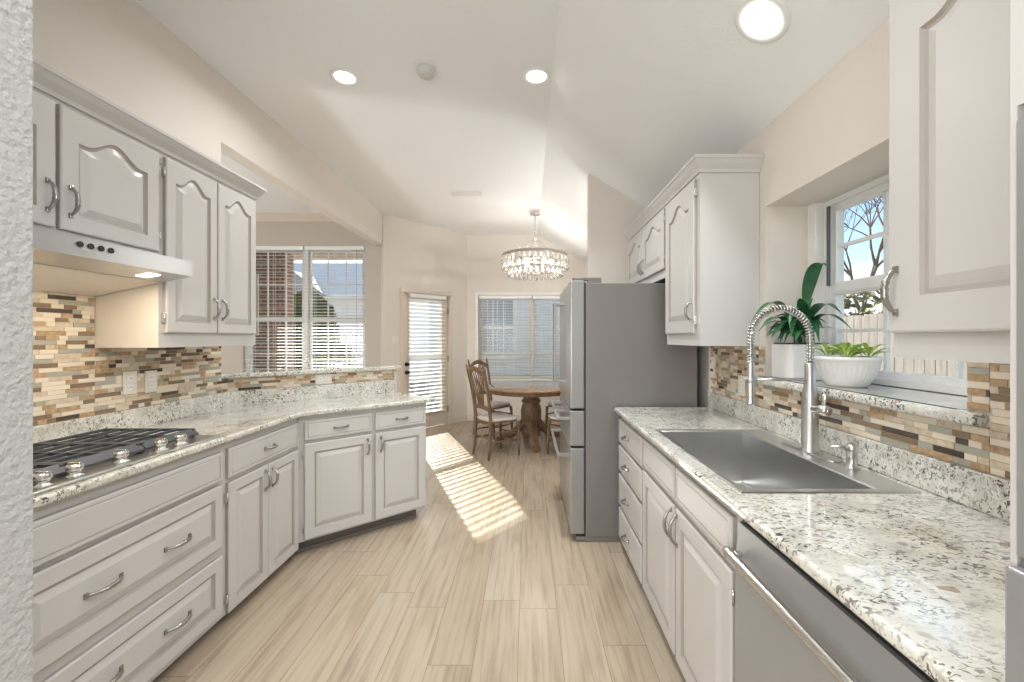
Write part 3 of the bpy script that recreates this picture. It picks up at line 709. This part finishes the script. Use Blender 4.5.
# ================================================================== COOKTOP, HOOD
KX0, KX1, KY0, KY1 = -1.96, -1.435, 1.095, 1.962
u = thing('gas_cooktop', 'stainless gas cooktop with black cast iron grates set in the left worktop', 'cooktop', (0,0,0))
m = MB(); m.box(KX0, KX1, KY0, KY1, ZT+.0006, ZT+.010, .004, 2); m.build('steel_plate', M['steel'], u)
zs = ZT+.010
gw = (KY1-.035-KY0-.02)/3
for i in range(3):
    y0 = KY0+.02+gw*i+.002; y1 = y0+gw-.004; g = MB(); x0, x1 = KX0+.02, -1.525; zt = zs+.038
    for (a, b_, c_, d_) in ((x0,x0+.014,y0,y1),(x0,x1,y0,y0+.012),(x0,x1,y1-.012,y1)): g.box(a, b_, c_, d_, zt-.012, zt, .002)
    g.prism([(x1-.012,zt+.001),(x1+.016,zt-.022),(x1+.016,zt-.030),(x1-.012,zt-.012)], y0, y1, axis='y')
    for q in range(1,6): g.box(x0+.014+(x1-x0-.03)*q/6-.0045, x0+.014+(x1-x0-.03)*q/6+.0045, y0+.012, y1-.012, zt-.012, zt, .002)
    g.box(x0+.014, x1-.012, (y0+y1)/2-.005, (y0+y1)/2+.005, zt-.012, zt-.001)
    for a in (x0+.003, x1-.015):
        for c_ in (y0, y1-.012): g.box(a, a+.012, c_, c_+.012, zs+.0005, zt-.012)
    g.build('grate', M['iron'], u)
for (bx, by) in ((-1.84, 1.25), (-1.65, 1.25), (-1.745, 1.525), (-1.84, 1.80), (-1.65, 1.80)):
    m = MB(); m.lathe([(.048,0),(.048,.008),(.036,.012),(.036,.018),(0,.019)], (bx, by, zs+.0005), 20); m.build('burner', M['iron'], u)
for ky in (1.275, 1.366, 1.522, 1.687, 1.782):
    m = MB(); m.lathe([(0,0),(.025,0),(.025,.006),(.015,.009),(.017,.020),(.022,.024),(.022,.036),(.019,.040),(0,.041)], (-1.474, ky, zs+.0005), 18); m.box(-1.494,-1.454, ky-.005, ky+.005, zs+.036, zs+.047, .002); m.build('control_knob', M['nickel'], u)

u = thing('range_hood', 'low stainless under-cabinet range hood over the gas cooktop', 'range hood', (0,0,0))
HY0, HY1 = 1.09, 1.944
m = MB(); m.prism([(XL+.01,1.566),(-1.68,1.634),(-1.553,1.658),(-1.553,1.727),(-1.695,1.747),(XL+.01,1.747)], HY0, HY1, axis='y'); m.build('hood_body', M['hsteel'], u)
def uside(x): return 1.634+(x+1.68)*(1.634-1.566)/(-1.68-(XL+.01))
m = MB(); m.prism([(XL+.02,uside(XL+.02)-.002),(-1.69,uside(-1.69)-.002),(-1.69,uside(-1.69)-.0005),(XL+.02,uside(XL+.02)-.0005)], HY0+.02, HY1-.02, axis='y'); m.build('filter_panel', M['cabin'], u)  # cream tone carries painted warm hood light
for y in (1.30, 1.80):
    m = MB(); m.prism([(-1.655,1.6375),(-1.60,1.6478),(-1.60,1.6490),(-1.655,1.6387)], y-.028, y+.028, axis='y'); m.build('hood_lamp', M['hoodlamp'], u)
for i in range(4):
    m = MB(); y = 1.455+i*.036
    m.tube([(-1.549,y,1.700),(-1.5535,y,1.700)], .0105, 12); m.build('button', M['black'], u)
ll = bpy.data.lights.new('hood_light', 'AREA'); ll.energy = 3.0; ll.color = (1,.87,.70); ll.shape = 'RECTANGLE'; ll.size = .08; ll.size_y = .6
lo = bpy.data.objects.new('hood_light', ll); C.objects.link(lo); lo.location = (-1.64, 1.52, 1.625); lo.parent = u

# ================================================================== REFRIGERATOR
u = thing('refrigerator', 'tall stainless steel french door refrigerator with side toward the sink run', 'refrigerator', (.385, 3.735, 0), -PI/2); W = .91   # local x -> -Y, y -> +X
m = MB(); m.box(0, W, .004, .755, .035, 1.744, .004); m.build('cabinet', M['steel2'], u)
m = MB(); m.box(.01, W-.01, .01, .74, 0, .034); m.box(.01, W-.01, -.06, .01, .008, .034); m.build('base_grille', M['steel2'], u)
dY0, dY1 = -.102, -.004
for i, (a, b_) in enumerate(((0.001, W/2-.002), (W/2+.002, W-.001))):
    m = MB(); m.box(a, b_, dY0, dY1, .898, 1.765, .010, 3); o = m.build('door', M['fsteel'], u)
    hx = b_-.045 if i == 0 else a+.045
    k = MB(); k.box(hx-.013, hx+.013, dY0-.085, dY0-.066, 1.035, 1.648, .004)
    for zz in (1.046, 1.637): k.box(hx-.012, hx+.012, dY0-.067, dY0+.002, zz-.010, zz+.010, .002)
    k.build('door_handle', M['hand'], o)
    m = MB(); m.box(a, b_, dY0, dY1, .646, .885, .008, 3); o = m.build('drawer', M['fsteel'], u)
    k = MB(); k.box(a+.06, b_-.06, dY0-.085, dY0-.066, .810, .830, .004)
    for xx in (a+.072, b_-.072): k.box(xx-.011, xx+.011, dY0-.067, dY0+.002, .811, .829, .002)
    k.build('drawer_handle', M['fsteel'], o)
m = MB(); m.box(.001, W-.001, dY0, dY1, .052, .632, .010, 3); o = m.build('freezer_drawer', M['fsteel'], u)
k = MB(); k.box(.07, W-.05, dY0-.085, dY0-.066, .562, .584, .004)
for xx in (.082, W-.062): k.box(xx-.011, xx+.011, dY0-.067, dY0+.002, .563, .583, .002)
k.build('drawer_handle', M['fsteel'], o)
m = MB(); m.box(.006, W-.006, -.012, .004, .05, 1.75); m.build('door_seal', M['dark'], u)
for xx in (.03, W-.06):
    m = MB(); m.box(xx, xx+.05, -.085, .11, 1.766, 1.784, .004); m.box(xx, xx+.05, .02, .11, 1.7445, 1.766); m.build('hinge_cover', M['steel2'], u)

# ================================================================== PLANTS ON THE SILL
def leaf(mb, base, ang, L, wd, rise, droop, segs=9, fold=.25):
    """arched lance-shaped blade"""
    dirx, diry = math.cos(ang), math.sin(ang); px, py = -diry, dirx; rows = []
    for i in range(segs+1):
        f = i/segs; r = L*f*(.55+.45*f*.5); z = rise*math.sin(f*PI*.5*(1+droop*.5)) - droop*rise*f*f*.55
        wv = wd*(math.sin(PI*min(1, max(0, (f-.22)/.78))**.75) if f > .22 else .05)
        c_ = Vector((base[0]+dirx*r, base[1]+diry*r, base[2]+z)); w_ = max(wv, wd*.05)
        rows.append([mb.bm.verts.new(c_+Vector((px*w_, py*w_, w_*fold))), mb.bm.verts.new(c_), mb.bm.verts.new(c_+Vector((-px*w_, -py*w_, w_*fold)))])
    for A, B in zip(rows, rows[1:]):
        for k_ in (0,1):
            f = mb._f([A[k_],A[k_+1],B[k_+1],B[k_]])
            if f: f.smooth = True
rnd = random.Random(11)
u = thing('potted_lily', 'dark green leafy plant in a tall plain white pot on the window sill', 'plant', (1.335, 2.03, 1.1775))
u.location = (1.318, 2.035, 1.1775)
m = MB(); m.prism([(-.088,-.088),(.088,-.088),(.088,.088),(-.088,.088)], 0, .168, .006, 2)
m.xform(Matrix.Identity(4)); m.build('pot', M['ceramic'], u)
m = MB(); m.box(-.08, .08, -.08, .08, .1685, .174); m.build('soil', M['soil'], u)
m = MB()
for i in range(34):
    a = math.radians(rnd.uniform(140, 300)); L = rnd.uniform(.12, .24); leaf(m, (rnd.uniform(-.03,.02), rnd.uniform(-.03,.02), .172), a, L, rnd.uniform(.018,.027), rnd.uniform(.07,.17), rnd.uniform(.3,1.2), 10)
for i in range(14):
    leaf(m, (rnd.uniform(-.03,.02), rnd.uniform(-.03,.02), .172), rnd.uniform(0, 2*PI), rnd.uniform(.05,.10), rnd.uniform(.014,.02), rnd.uniform(.08,.16), .3, 10)
for a, L, wd, rs, dr_ in ((182,.33,.034,.24,.85), (268,.25,.034,.40,.25), (276,.31,.030,.21,.55), (284,.33,.024,.16,.8), (196,.32,.030,.15,.8), (205,.27,.030,.11,.9), (250,.22,.030,.24,.5), (225,.24,.028,.20,.7)): leaf(m, (0,0,.172), math.radians(a), L, wd, rs, dr_, 14)
m.build('foliage', M['leaf'], u)
u = thing('potted_succulent', 'lime green succulent in a ribbed white oval bowl on the window sill', 'plant', (1.315, 1.735, 1.1775))
def rib(r, a, z): return r*(1+.016*math.cos(36*a)*(1 if .02 < z < .104 else 0))
m = MB(); m.lathe([(0,0),(.066,0),(.074,.006),(.094,.045),(.108,.085),(.112,.105),(.116,.108),(.116,.122),(.109,.122),(.104,.100),(0,.098)], seg=180, fn=rib); m.xform(Matrix.Diagonal((1,1.0,1,1))); m.build('bowl', M['ceramic'], u)
m = MB(); m.lathe([(.103,.1005),(.06,.112),(0,.115)], seg=24); m.build('soil', M['soil'], u)
m = MB()
for (cx_, cy_) in ((.0,-.01),(-.055,.03),(.05,.035),(-.04,-.05),(.055,-.045)):
    for i in range(13):
        a = i*2.4; f = i/13; leaf(m, (cx_, cy_, .112), a, .07+.05*(1-f), .0085, .03+.045*f, .2, 8, .5)
m.build('foliage', M['succ'], u)

# ================================================================== OUTLETS, SWITCH
def plate(name, label, cat, loc, rz, W=.072, H=.115, horiz=False, sw=False, grp='cover plates on the tile'):
    u = thing(name, label, cat, loc, rz, grp)
    m = MB(); a, b_ = (H, W) if horiz else (W, H); m.box(-a/2, a/2, -.006, -.0002, -b_/2, b_/2, .0025); m.build('cover_plate', M['ivory'], u)
    for s_ in ((-1,1) if not sw else (0,)):
        k = MB(); q = .022*s_
        if sw: k.box(-.005, .005, -.016, -.0062, -.012, .006, .001)
        elif horiz: k.box(q-.015, q+.015, -.0085, -.0062, -.016, .016, .002)
        else: k.box(-.016, .016, -.0085, -.0062, q-.015, q+.015, .002)
        k.build('toggle' if sw else 'socket', M['white'], u)
        if not sw:
            k = MB(); 
            for d_ in (-.005, .005):
                if horiz: k.box(q-.004, q+.004, -.0091, -.0086, d_-.001, d_+.001)
                else: k.box(d_-.001, d_+.001, -.0091, -.0086, q-.004, q+.004)
            k.build('slot', M['dark'], u)
    return u
TF = .0068
plate('wall_outlet', 'ivory outlet plate on the left tile, nearer the cooktop', 'outlet', (XL+TF, 420*2.0/398, 1.15), PI/2)
plate('wall_outlet', 'ivory outlet plate on the left tile below the tall wall cabinet, farther from the cooktop', 'outlet', (XL+TF, 420*2.0/377, 1.145), PI/2)
hp = HW0+hd*.60+hn*TF
plate('wall_outlet', 'ivory outlet plate lying sideways on the half wall tile strip', 'outlet', (hp.x, hp.y, 1.062), ha, W=.075, H=.118, horiz=True)
plate('wall_outlet', 'ivory outlet plate on the right tile behind the faucet spray head', 'outlet', (XR-TF, 2.38, 1.105), -PI/2)
sp = A0+ad*.19
plate('light_switch', 'ivory light switch plate on the wall left of the glazed door', 'light switch', (sp.x, sp.y, 1.345), aa, W=.115, H=.115, sw=True)

# ================================================================== CEILING FITTINGS
def downlight(label, x, y, r=.092, grp='recessed ceiling lights', slope=False, inner=.70, eye=False, spread=165):
    z = zceil(x)-.0005; u = thing('recessed_light', label, 'ceiling light', (x, y, z), 0, grp)
    if slope: u.rotation_euler = (0, math.atan(SLP), 0)
    m = MB(); m.lathe([(r,0),(r,-.004),(r*.94,-.008),(r*inner,-.005),(r*inner,0)], seg=40); m.build('trim_ring', M['white'], u)
    m = MB(); m.lathe([(r*inner,-.001),(r*inner*.8,-.004 if not eye else -.016),(0,-.005 if not eye else -.022)], seg=32); m.build('lens', M['lamp'], u)
    L = bpy.data.lights.new('downlight', 'AREA'); L.shape = 'DISK'; L.size = r*inner*2; L.energy = CAN_W*(.75 if eye else 1); L.spread = math.radians(118 if slope else spread); L.color = (.96,.985,1)
    o = bpy.data.objects.new('downlight', L); C.objects.link(o); o.parent = u; o.location = (0,0,-.030)
    return u
downlight('lit recessed light at the upper left of the ceiling', -1.21, 2.776)
downlight('lit recessed light in the middle of the ceiling', .055, 2.765, spread=108)
downlight('large lit eyeball light on the sloped ceiling above the sink', .925, 1.662, .108, slope=True, inner=.60, eye=True)
downlight('added unseen recessed light over the cooktop side, above the picture', -1.21, .45)  # fixture out of view, added for more light
downlight('added unseen recessed light over the aisle, above the picture', -.15, .45)  # second added fixture out of view, brightens the aisle
u = thing('smoke_detector', 'round white smoke detector between two ceiling lights', 'smoke detector', (-.656, 2.70, ZC-.0005))
m = MB(); m.lathe([(0,0),(.062,0),(.062,-.012),(.056,-.016),(.055,-.030),(.046,-.040),(.022,-.042),(.020,-.048),(0,-.049)], seg=32); m.build('housing', mat('grey_white_plastic', (.66,.66,.64), .5), u)  # even grey-white, slightly darker than the other ceiling fittings
u = thing('air_vent', 'white rectangular air vent in the ceiling before the nook', 'vent', (-.74, 5.0, ZC-.0005))
m = MB(); m.box(-.19,.19,-.08,-.06,-.008,0); m.box(-.19,.19,.06,.08,-.008,0); m.box(-.19,-.17,-.06,.06,-.008,0); m.box(.17,.19,-.06,.06,-.008,0)
m.build('frame', M['white'], u); m = MB()
for i in range(9): m.obox(Vector((0,-.052+i*.013,-.004)), Vector((1,0,0)), Vector((0,.8,-.6)), Vector((0,.6,.8)), -.17, .17, -.0035, .0035, -.0006, .0006)
m.build('louvers', M['white'], u); MB().box(-.17,.17,-.06,.06,-.0008,-.0002).build('duct', M['dark'], u)

# ================================================================== NOOK: TABLE, CHAIRS, CHANDELIER
TX, TY = .04, 5.46
u = thing('dining_table', 'round oak pedestal dining table in the window nook', 'table', (TX, TY, 0))
m = MB(); m.lathe([(0,.728),(.60,.728),(.61,.735),(.61,.752),(.60,.76),(0,.76)], seg=64); m.build('table_top', M['oaktop'], u)
m = MB(); m.lathe([(0,.685),(.575,.685),(.585,.69),(.585,.7275),(0,.7275)], seg=64); m.build('apron', M['oak'], u)
m = MB(); m.lathe([(0,.10),(.10,.10),(.125,.13),(.125,.20),(.095,.23),(.105,.27),(.13,.34),(.135,.44),(.12,.50),(.105,.53),(.125,.55),(.125,.57),(.105,.59),(.115,.63),(.14,.66),(.14,.6845),(0,.6845)], seg=32); m.build('pedestal', M['oak'], u)
for i in range(4):
    a = math.radians(-82+90*i); m = MB(); pts = []; rr = []
    for q in range(13):
        f = q/12; r_ = .07+.40*f; z = .30-.25*math.sin(f*PI/2)**1.2 + .02*math.sin(f*PI*2)*(-1)
        pts.append((math.cos(a)*r_, math.sin(a)*r_, z)); rr.append(.060-.022*f + (.012 if q > 10 else 0))
    pts[-1] = (pts[-1][0], pts[-1][1], .052); m.tube(pts, rr, 12); m.build('foot', M['oak'], u)

def make_chair(label):
    u = thing('dining_chair', label, 'chair', (0,0,0), 0, 'oak dining chairs round the table')   # faces local -y
    sz = .45
    m = MB(); seat = []
    for i in range(32):
        a = 2*PI*i/32; ca, sa = math.cos(a), math.sin(a); e = lambda v: math.copysign(abs(v)**.55, v)
        seat.append((e(ca)*(.215 if sa < 0 else .195)+0, e(sa)*.205-.005))
    m.prism(seat, sz-.028, sz, .010, 3); m.build('seat', M['cane'], u)
    m = MB(); m.prism([(x*.99, y*.99) for x, y in seat], sz-.05, sz-.0285, .004); m.build('seat_rail', M['oak'], u)
    for sx in (-1, 1):
        m = MB(); m.tube([(sx*.185,-.175,sz-.05),(sx*.19,-.18,.36),(sx*.192,-.183,.33),(sx*.193,-.185,.22),(sx*.196,-.19,.10),(sx*.197,-.192,0)], [.019,.021,.016,.021,.017,.012], 12); m.build('front_leg', M['oak'], u)
        m = MB(); m.tube([(sx*.175,.215,0),(sx*.172,.198,.12),(sx*.168,.188,.30),(sx*.166,.185,.46),(sx*.172,.205,.62),(sx*.182,.24,.82),(sx*.190,.278,.98),(sx*.192,.288,1.02),(sx*.193,.292,1.035),(sx*.194,.298,1.06),(sx*.194,.302,1.075)], [.012,.018,.020,.021,.018,.017,.016,.012,.016,.012,.004], 12); m.build('back_post', M['oak'], u)
    m = MB(); rows = []
    for i in range(17):
        f = i/16*2-1; x = .188*f; zt = .965+.085*math.cos(f*PI/2)**.8+ (0 if abs(f) < .95 else 0); y = .272+.03*(1-f*f)
        rows.append((x, y, zt))
    def strip(pts, h0, h1, th):
        R_ = []
        for (x, y, z), a, b_ in zip(pts, h0, h1): R_.append([m.bm.verts.new(p) for p in ((x,y-th,z-a),(x,y-th,z+b_),(x,y+th,z+b_),(x,y+th,z-a))])
        for A, B in zip(R_, R_[1:]):
            for k_ in range(4): m._f([A[k_],A[(k_+1)%4],B[(k_+1)%4],B[k_]])
        m._f(R_[0][::-1]); m._f(R_[-1])
    strip(rows, [.055]*17, [.0]*17, .010); m.build('top_rail', M['oak'], u)
    m = MB(); strip([(x*.92, .205, .56+.02*(1-(x/.188)**2)) for x, y, z in rows], [.022]*17, [.022]*17, .010); m.build('lower_rail', M['oak'], u)
    for i in range(7):
        f = (i-3)/3; m = MB()
        m.tube([(f*.055,.207,.575),(f*.068,.216,.66),(f*.105,.245,.80),(f*.148,.272,.93-.02*f*f+.01)], [.0065,.006,.0065,.0065], 8); m.build('spindle', M['oak'], u)
    for (p, q) in (((-.193,-.185,.24),(.193,-.185,.24)), ((-.194,-.188,.15),(.194,-.188,.15)), ((-.193,-.186,.19),(-.170,.193,.19)), ((.193,-.186,.19),(.170,.193,.19)), ((-.192,-.184,.29),(-.168,.188,.29)), ((.192,-.184,.29),(.168,.188,.29)), ((-.168,.192,.23),(.168,.192,.23))):
        p, q = Vector(p), Vector(q); m = MB(); m.tube([p, p.lerp(q,.25), p.lerp(q,.5), p.lerp(q,.75), q], [.008,.010,.0125,.010,.008], 10); m.build('stretcher', M['oak'], u)
    return u
ch = make_chair('oak spindle-back chair nearest the camera on the left of the round table')
def face(o, x, y, dx, dy): o.location = (x, y, 0); o.rotation_euler = (0,0,math.atan2(dx, -dy))
face(ch, -.375, 4.985, .80, .60)
for lb, x, y, dx, dy in (('oak spindle-back chair half hidden behind the nearest left chair', -.50, 5.98, .80, -.60), ('oak chair on the near right of the table partly hidden by the refrigerator', .50, 5.03, -.84, .54), ('oak chair on the far right of the table by the window', .53, 6.02, -.60, -.80)):
    o = copy_tree(ch, lb); face(o, x, y, dx, dy)

HX, HY = .095, 5.70
u = thing('chandelier', 'round tiered crystal chandelier hanging over the dining table', 'chandelier', (HX, HY, 0)); HZ = zceil(HX)
m = MB(); m.lathe([(0,HZ-.012+.01),(.065,HZ-.03),(.065,HZ-.055),(.012,HZ-.062),(0,HZ-.062)], seg=24); m.build('canopy', M['nickel'], u)
m = MB(); m.tube([(0,0,HZ-.06),(0,0,2.74)], .006, 8); m.lathe([(0,2.70),(.02,2.71),(.02,2.74),(0,2.75)], seg=12); m.build('stem', M['nickel'], u)
for i in range(6):
    a = i*PI/3+.3; m = MB(); m.tube([(.012*math.cos(a),.012*math.sin(a),2.715),(.40*math.cos(a),.40*math.sin(a),2.485)], .0028, 6); m.build('suspension_wire', M['nickel'], u)
tiers = ((.445, 2.475), (.435, 2.395), (.365, 2.31))
for R_, z in tiers:
    m = MB(); m.tube([(R_*math.cos(2*PI*i/48), R_*math.sin(2*PI*i/48), z) for i in range(48)], .008, 8, closed=True)
    if z == 2.475: m.lathe([(R_+.002,0),(R_+.002,.028),(R_-.002,.028),(R_-.002,0),(R_+.002,0)], (0,0,z), 64)
    m.build('ring', M['hand'], u)
dp = MB(); dp.lathe([(0,.012),(.007,.004),(.012,-.012),(.026,-.046),(.029,-.062),(.024,-.080),(.012,-.090),(0,-.092)], seg=10, smooth=True); d0 = None
cnt = 0
for ti, (R_, z) in enumerate(tiers):
    n_ = (36, 34, 29)[ti]
    for i in range(n_):
        a = 2*PI*(i+.5*ti)/n_; p = (R_*math.cos(a), R_*math.sin(a), z-.016)
        if d0 is None: d0 = dp.build('crystal_drop', M['crystal'], u); o = d0
        else: o = d0.copy(); C.objects.link(o); o.parent = u
        o.location = p
for i in range(6):
    a = i*PI/3; m = MB(); m.lathe([(0,0),(.012,.004),(.020,.03),(.017,.05),(.009,.07),(0,.075)], (.22*math.cos(a), .22*math.sin(a), 2.37), 12); m.build('bulb', M['bulb'], u)
m = MB()
for i in range(6):
    a = i*PI/3; m.tube([(.44*math.cos(a),.44*math.sin(a),2.475),(.22*math.cos(a),.22*math.sin(a),2.455),(0,0,2.47)], .004, 6); m.tube([(.22*math.cos(a),.22*math.sin(a),2.455),(.22*math.cos(a),.22*math.sin(a),2.44)], .012, 10)
m.build('arm_frame', M['nickel'], u)
pl_ = bpy.data.lights.new('chandelier_light', 'POINT'); pl_.energy = 13; pl_.color = (1,.94,.86); pl_.shadow_soft_size = .03
po = bpy.data.objects.new('chandelier_light', pl_); C.objects.link(po); po.location = (0,0,2.40); po.parent = u

# ================================================================== BLINDS
def blind(label, loc, rz, W, H, tilt, pitch=.044, sw=.048, y=0, cords=3, wand=True):
    u = thing('window_blind', label, 'blind', loc, rz, 'white horizontal blinds')
    MB().box(0, W, y-.03, y+.025, -.055, 0, .003).build('headrail', M['blind'], u)
    m = MB(); n_ = int((H-.09)/pitch)
    for i in range(n_):
        z = -.085-i*pitch; m.obox(Vector((0,y,z)), Vector((1,0,0)), Vector((0,math.cos(tilt),math.sin(tilt))), Vector((0,-math.sin(tilt),math.cos(tilt))), .004, W-.004, -sw/2, sw/2, -.0012, .0012)
    m.build('slats', M['slat'], u)
    MB().box(.003, W-.003, y-.025, y+.025, -H, -H+.016, .003).build('bottom_rail', M['blind'], u)
    for q in range(cords):
        m = MB(); x = W*(q+.5)/cords if cords > 2 else W*(.18+.64*q)
        for yy in (y-.026, y+.026): m.tube([(x,yy,-.05),(x,yy,-H+.01)], .0022, 5)
        m.build('ladder_cord', M['blind'], u)
    if wand:
        m = MB(); m.tube([(W-.10,y-.04,-.04),(W-.10,y-.042,-H*.72)], .002, 6); m.lathe([(0,0),(.008,.004),(.010,.02),(.006,.035),(0,.036)], (W-.10,y-.042,-H*.72-.036), 10); m.build('pull_cord', M['oak'], u)
    return u
dw = GX1-GX0+.06
dp_ = A0+ad*(GX0-.03)
blind('white horizontal blind hung on the glazed back door', (dp_.x, dp_.y, 2.03), aa, dw, 1.79, math.radians(13), pitch=.058, sw=.058, y=-.014, cords=3, wand=False)
mid = (WX0+WX1)/2
blind('left white blind of the wide next-room window, brick behind it', (WX0+.01, YW, WZ1-.005), 0, mid-WX0-.02, WZ1-WZ0-.04, math.radians(6), y=.02, wand=False)
blind('right white blind of the wide next-room window, with a hanging cord pull', (mid+.01, YW, WZ1-.005), 0, WX1-mid-.02, WZ1-WZ0-.04, math.radians(14), y=.02)
mid = (NX0+NX1)/2
blind('white blind on the left half of the breakfast nook window', (NX0+.01, YF, NZ1-.005), 0, mid-NX0-.02, NZ1-NZ0-.02, math.radians(10), y=.02, wand=False)
blind('white blind on the right half of the breakfast nook window', (mid+.01, YF, NZ1-.005), 0, NX1-mid-.02, NZ1-NZ0-.02, math.radians(10), y=.02, wand=False)

# ================================================================== OUTSIDE
u = thing('neighbor_house', 'grey lap-sided house outside the breakfast nook window', 'building', (0, 10, -.13))
m = MB()
for i in range(34): m.prism([(0,i*.13),(-.022,i*.13),(-.006,i*.13+.13),(0,i*.13+.13)], -2.35, 1.35, axis='x')
m.box(-2.35, 1.35, 0, .2, 0, 4.4); m.build('wall', M['siding'], u)
m = MB()
for x0, x1 in ((-1.15,-1.08),(-.33,-.26)): m.box(x0,x1,-.05,-.02,1.0,2.5)
for z0, z1 in ((1.0,1.07),(1.72,1.78),(2.43,2.5)): m.box(-1.08,-.33,-.05,-.02,z0,z1)
for x in (-.83,-.58): m.box(x-.012,x+.012,-.045,-.02,1.0,2.5)
m.build('window_trim', M['vinyl'], u); MB().box(-1.08,-.33,-.03,-.022,1.07,2.43).build('window_pane', mat('dark_pane', (.34,.38,.42), .2), u)
u = thing('brick_house', 'red brick house wall outside the next-room window', 'building', (-4.36, 7.2, -.13))
MB().box(-4, .18, 0, .3, 0, 2.98).build('wall', M['brick'], u)
m = MB(); m.box(-.68,-.25,-.03,0,1.55,2.6); m.build('window_trim', M['vinyl'], u); MB().box(-.64,-.29,-.04,-.031,1.59,2.56).build('window_pane', mat('shaded_pane', (.05,.055,.06), .1), u)
u = thing('gabled_house', 'pale gabled house across the yard behind the next-room window', 'building', (-5.2, 14.5, -.13))
m = MB(); m.box(-4.5, 3.2, 0, 4, 0, 2.95); m.build('wall', mat('pale_siding', (.86,.86,.86), .7), u)
m = MB(); m.prism([(-.5,2.95),(2.0,4.45),(4.5,2.95),(4.5,2.83),(2.0,4.31),(-.5,2.83)], -4.8, 3.5, axis='x'); m.build('roof', M['roof'], u)
m = MB(); m.prism([(-3.4,2.9),(-1.5,2.9),(-2.6,3.75)], -.6, 2, axis='y'); m.build('dormer', mat('grey_shingle', (.36,.35,.35), .85), u)
u = thing('patio_cover', 'tan patio roof over the next-room window', 'roof', (-2.62, YW+.15, 2.93))
MB().box(-4.0, 0, 0, 2.15, 0, .16).build('soffit', M['soffit'], u); m = MB(); m.box(-4.0, 0, 2.15, 2.20, -.04, .18); m.build('fascia', M['trimw'], u)
def blob(mb, c_, r_, n_, rn, sz):
    for i in range(n_):
        d_ = Vector((rn.gauss(0,1), rn.gauss(0,1), rn.gauss(0,1))).normalized(); p = Vector(c_)+Vector((d_.x*r_[0], d_.y*r_[1], d_.z*r_[2]))*rn.uniform(.75,1)
        a = Vector((rn.gauss(0,1), rn.gauss(0,1), rn.gauss(0,1))).normalized(); b_ = a.orthogonal().normalized(); s_ = sz*rn.uniform(.6,1.3)
        mb._f([mb.bm.verts.new(p+a*s_), mb.bm.verts.new(p+b_*s_*.6), mb.bm.verts.new(p-a*s_), mb.bm.verts.new(p-b_*s_*.6)])
rnb = random.Random(5)
u = thing('bush', 'green leafy bush outside the next-room window beside the brick', 'bush', (-4.15, 8.3, -.13))
m = MB(); blob(m, (0,0,.75), (.75,.5,.85), 1500, rnb, .10); blob(m, (-.20,0,1.65), (.55,.4,.75), 1300, rnb, .10); blob(m, (.75,0,.45), (.5,.4,.5), 350, rnb, .07)
m.build('leaves', M['bush'], u); m = MB(); m.tube([(0,0,0),(-.05,0,.6),(-.3,0,1.6)], .03, 8); m.build('stem', M['bark'], u)
u = thing('wooden_fence', 'weathered wooden board fence outside the sink window', 'fence', (5.0, 0, -.13))
m = MB(); y = -1.0
while y < 14:
    m.box(-.01, .01, y, y+.135, .03, 1.85+rnb.uniform(-.012,.012)); y += .143
m.build('boards', M['fence'], u); m = MB()
for z in (.4, 1.5): m.box(.01, .05, -1, 14, z, z+.09)
m.build('rail', M['fence'], u)
def tree(label, loc, h, seed):
    r_ = random.Random(seed); u = thing('bare_tree', label, 'tree', loc, 0, 'trees beyond the fence'); m = MB()
    def grow(p, d_, L, rad, lv):
        q = p + d_*L; mid_ = p.lerp(q,.5)+Vector((r_.uniform(-1,1),r_.uniform(-1,1),0))*L*.06
        m.tube([p, mid_, q], [rad, rad*.85, rad*.65], 5 if lv > 1 else 8, cap=False)
        if lv >= 6: return
        for k_ in range(3):
            nd = (d_ + Vector((r_.uniform(-1,1), r_.uniform(-1,1), r_.uniform(-.25,.6)))*.75).normalized(); grow(q, nd, L*r_.uniform(.62,.82), rad*.58, lv+1)
    grow(Vector((0,0,0)), Vector((0,0,1)), h*.26, h*.014, 0); m.build('branches', M['bark'], u); return u
tree('bare tree beyond the fence seen through the upper sink window', (13.5, 17.0, -.13), 9.5, 3)
u = thing('evergreen_tree', 'leafy shrubby tree beyond the wooden fence behind the sink window', 'tree', (7.0, 8.6, -.13))
m = MB(); blob(m, (0,0,1.9), (1.1,1.1,.75), 900, rnb, .10); m.build('leaves', mat('olive_leaves', (.22,.20,.10), .7), u); m = MB(); m.tube([(0,0,0),(0,0,1.6)], .07, 8); m.build('trunk', M['bark'], u)
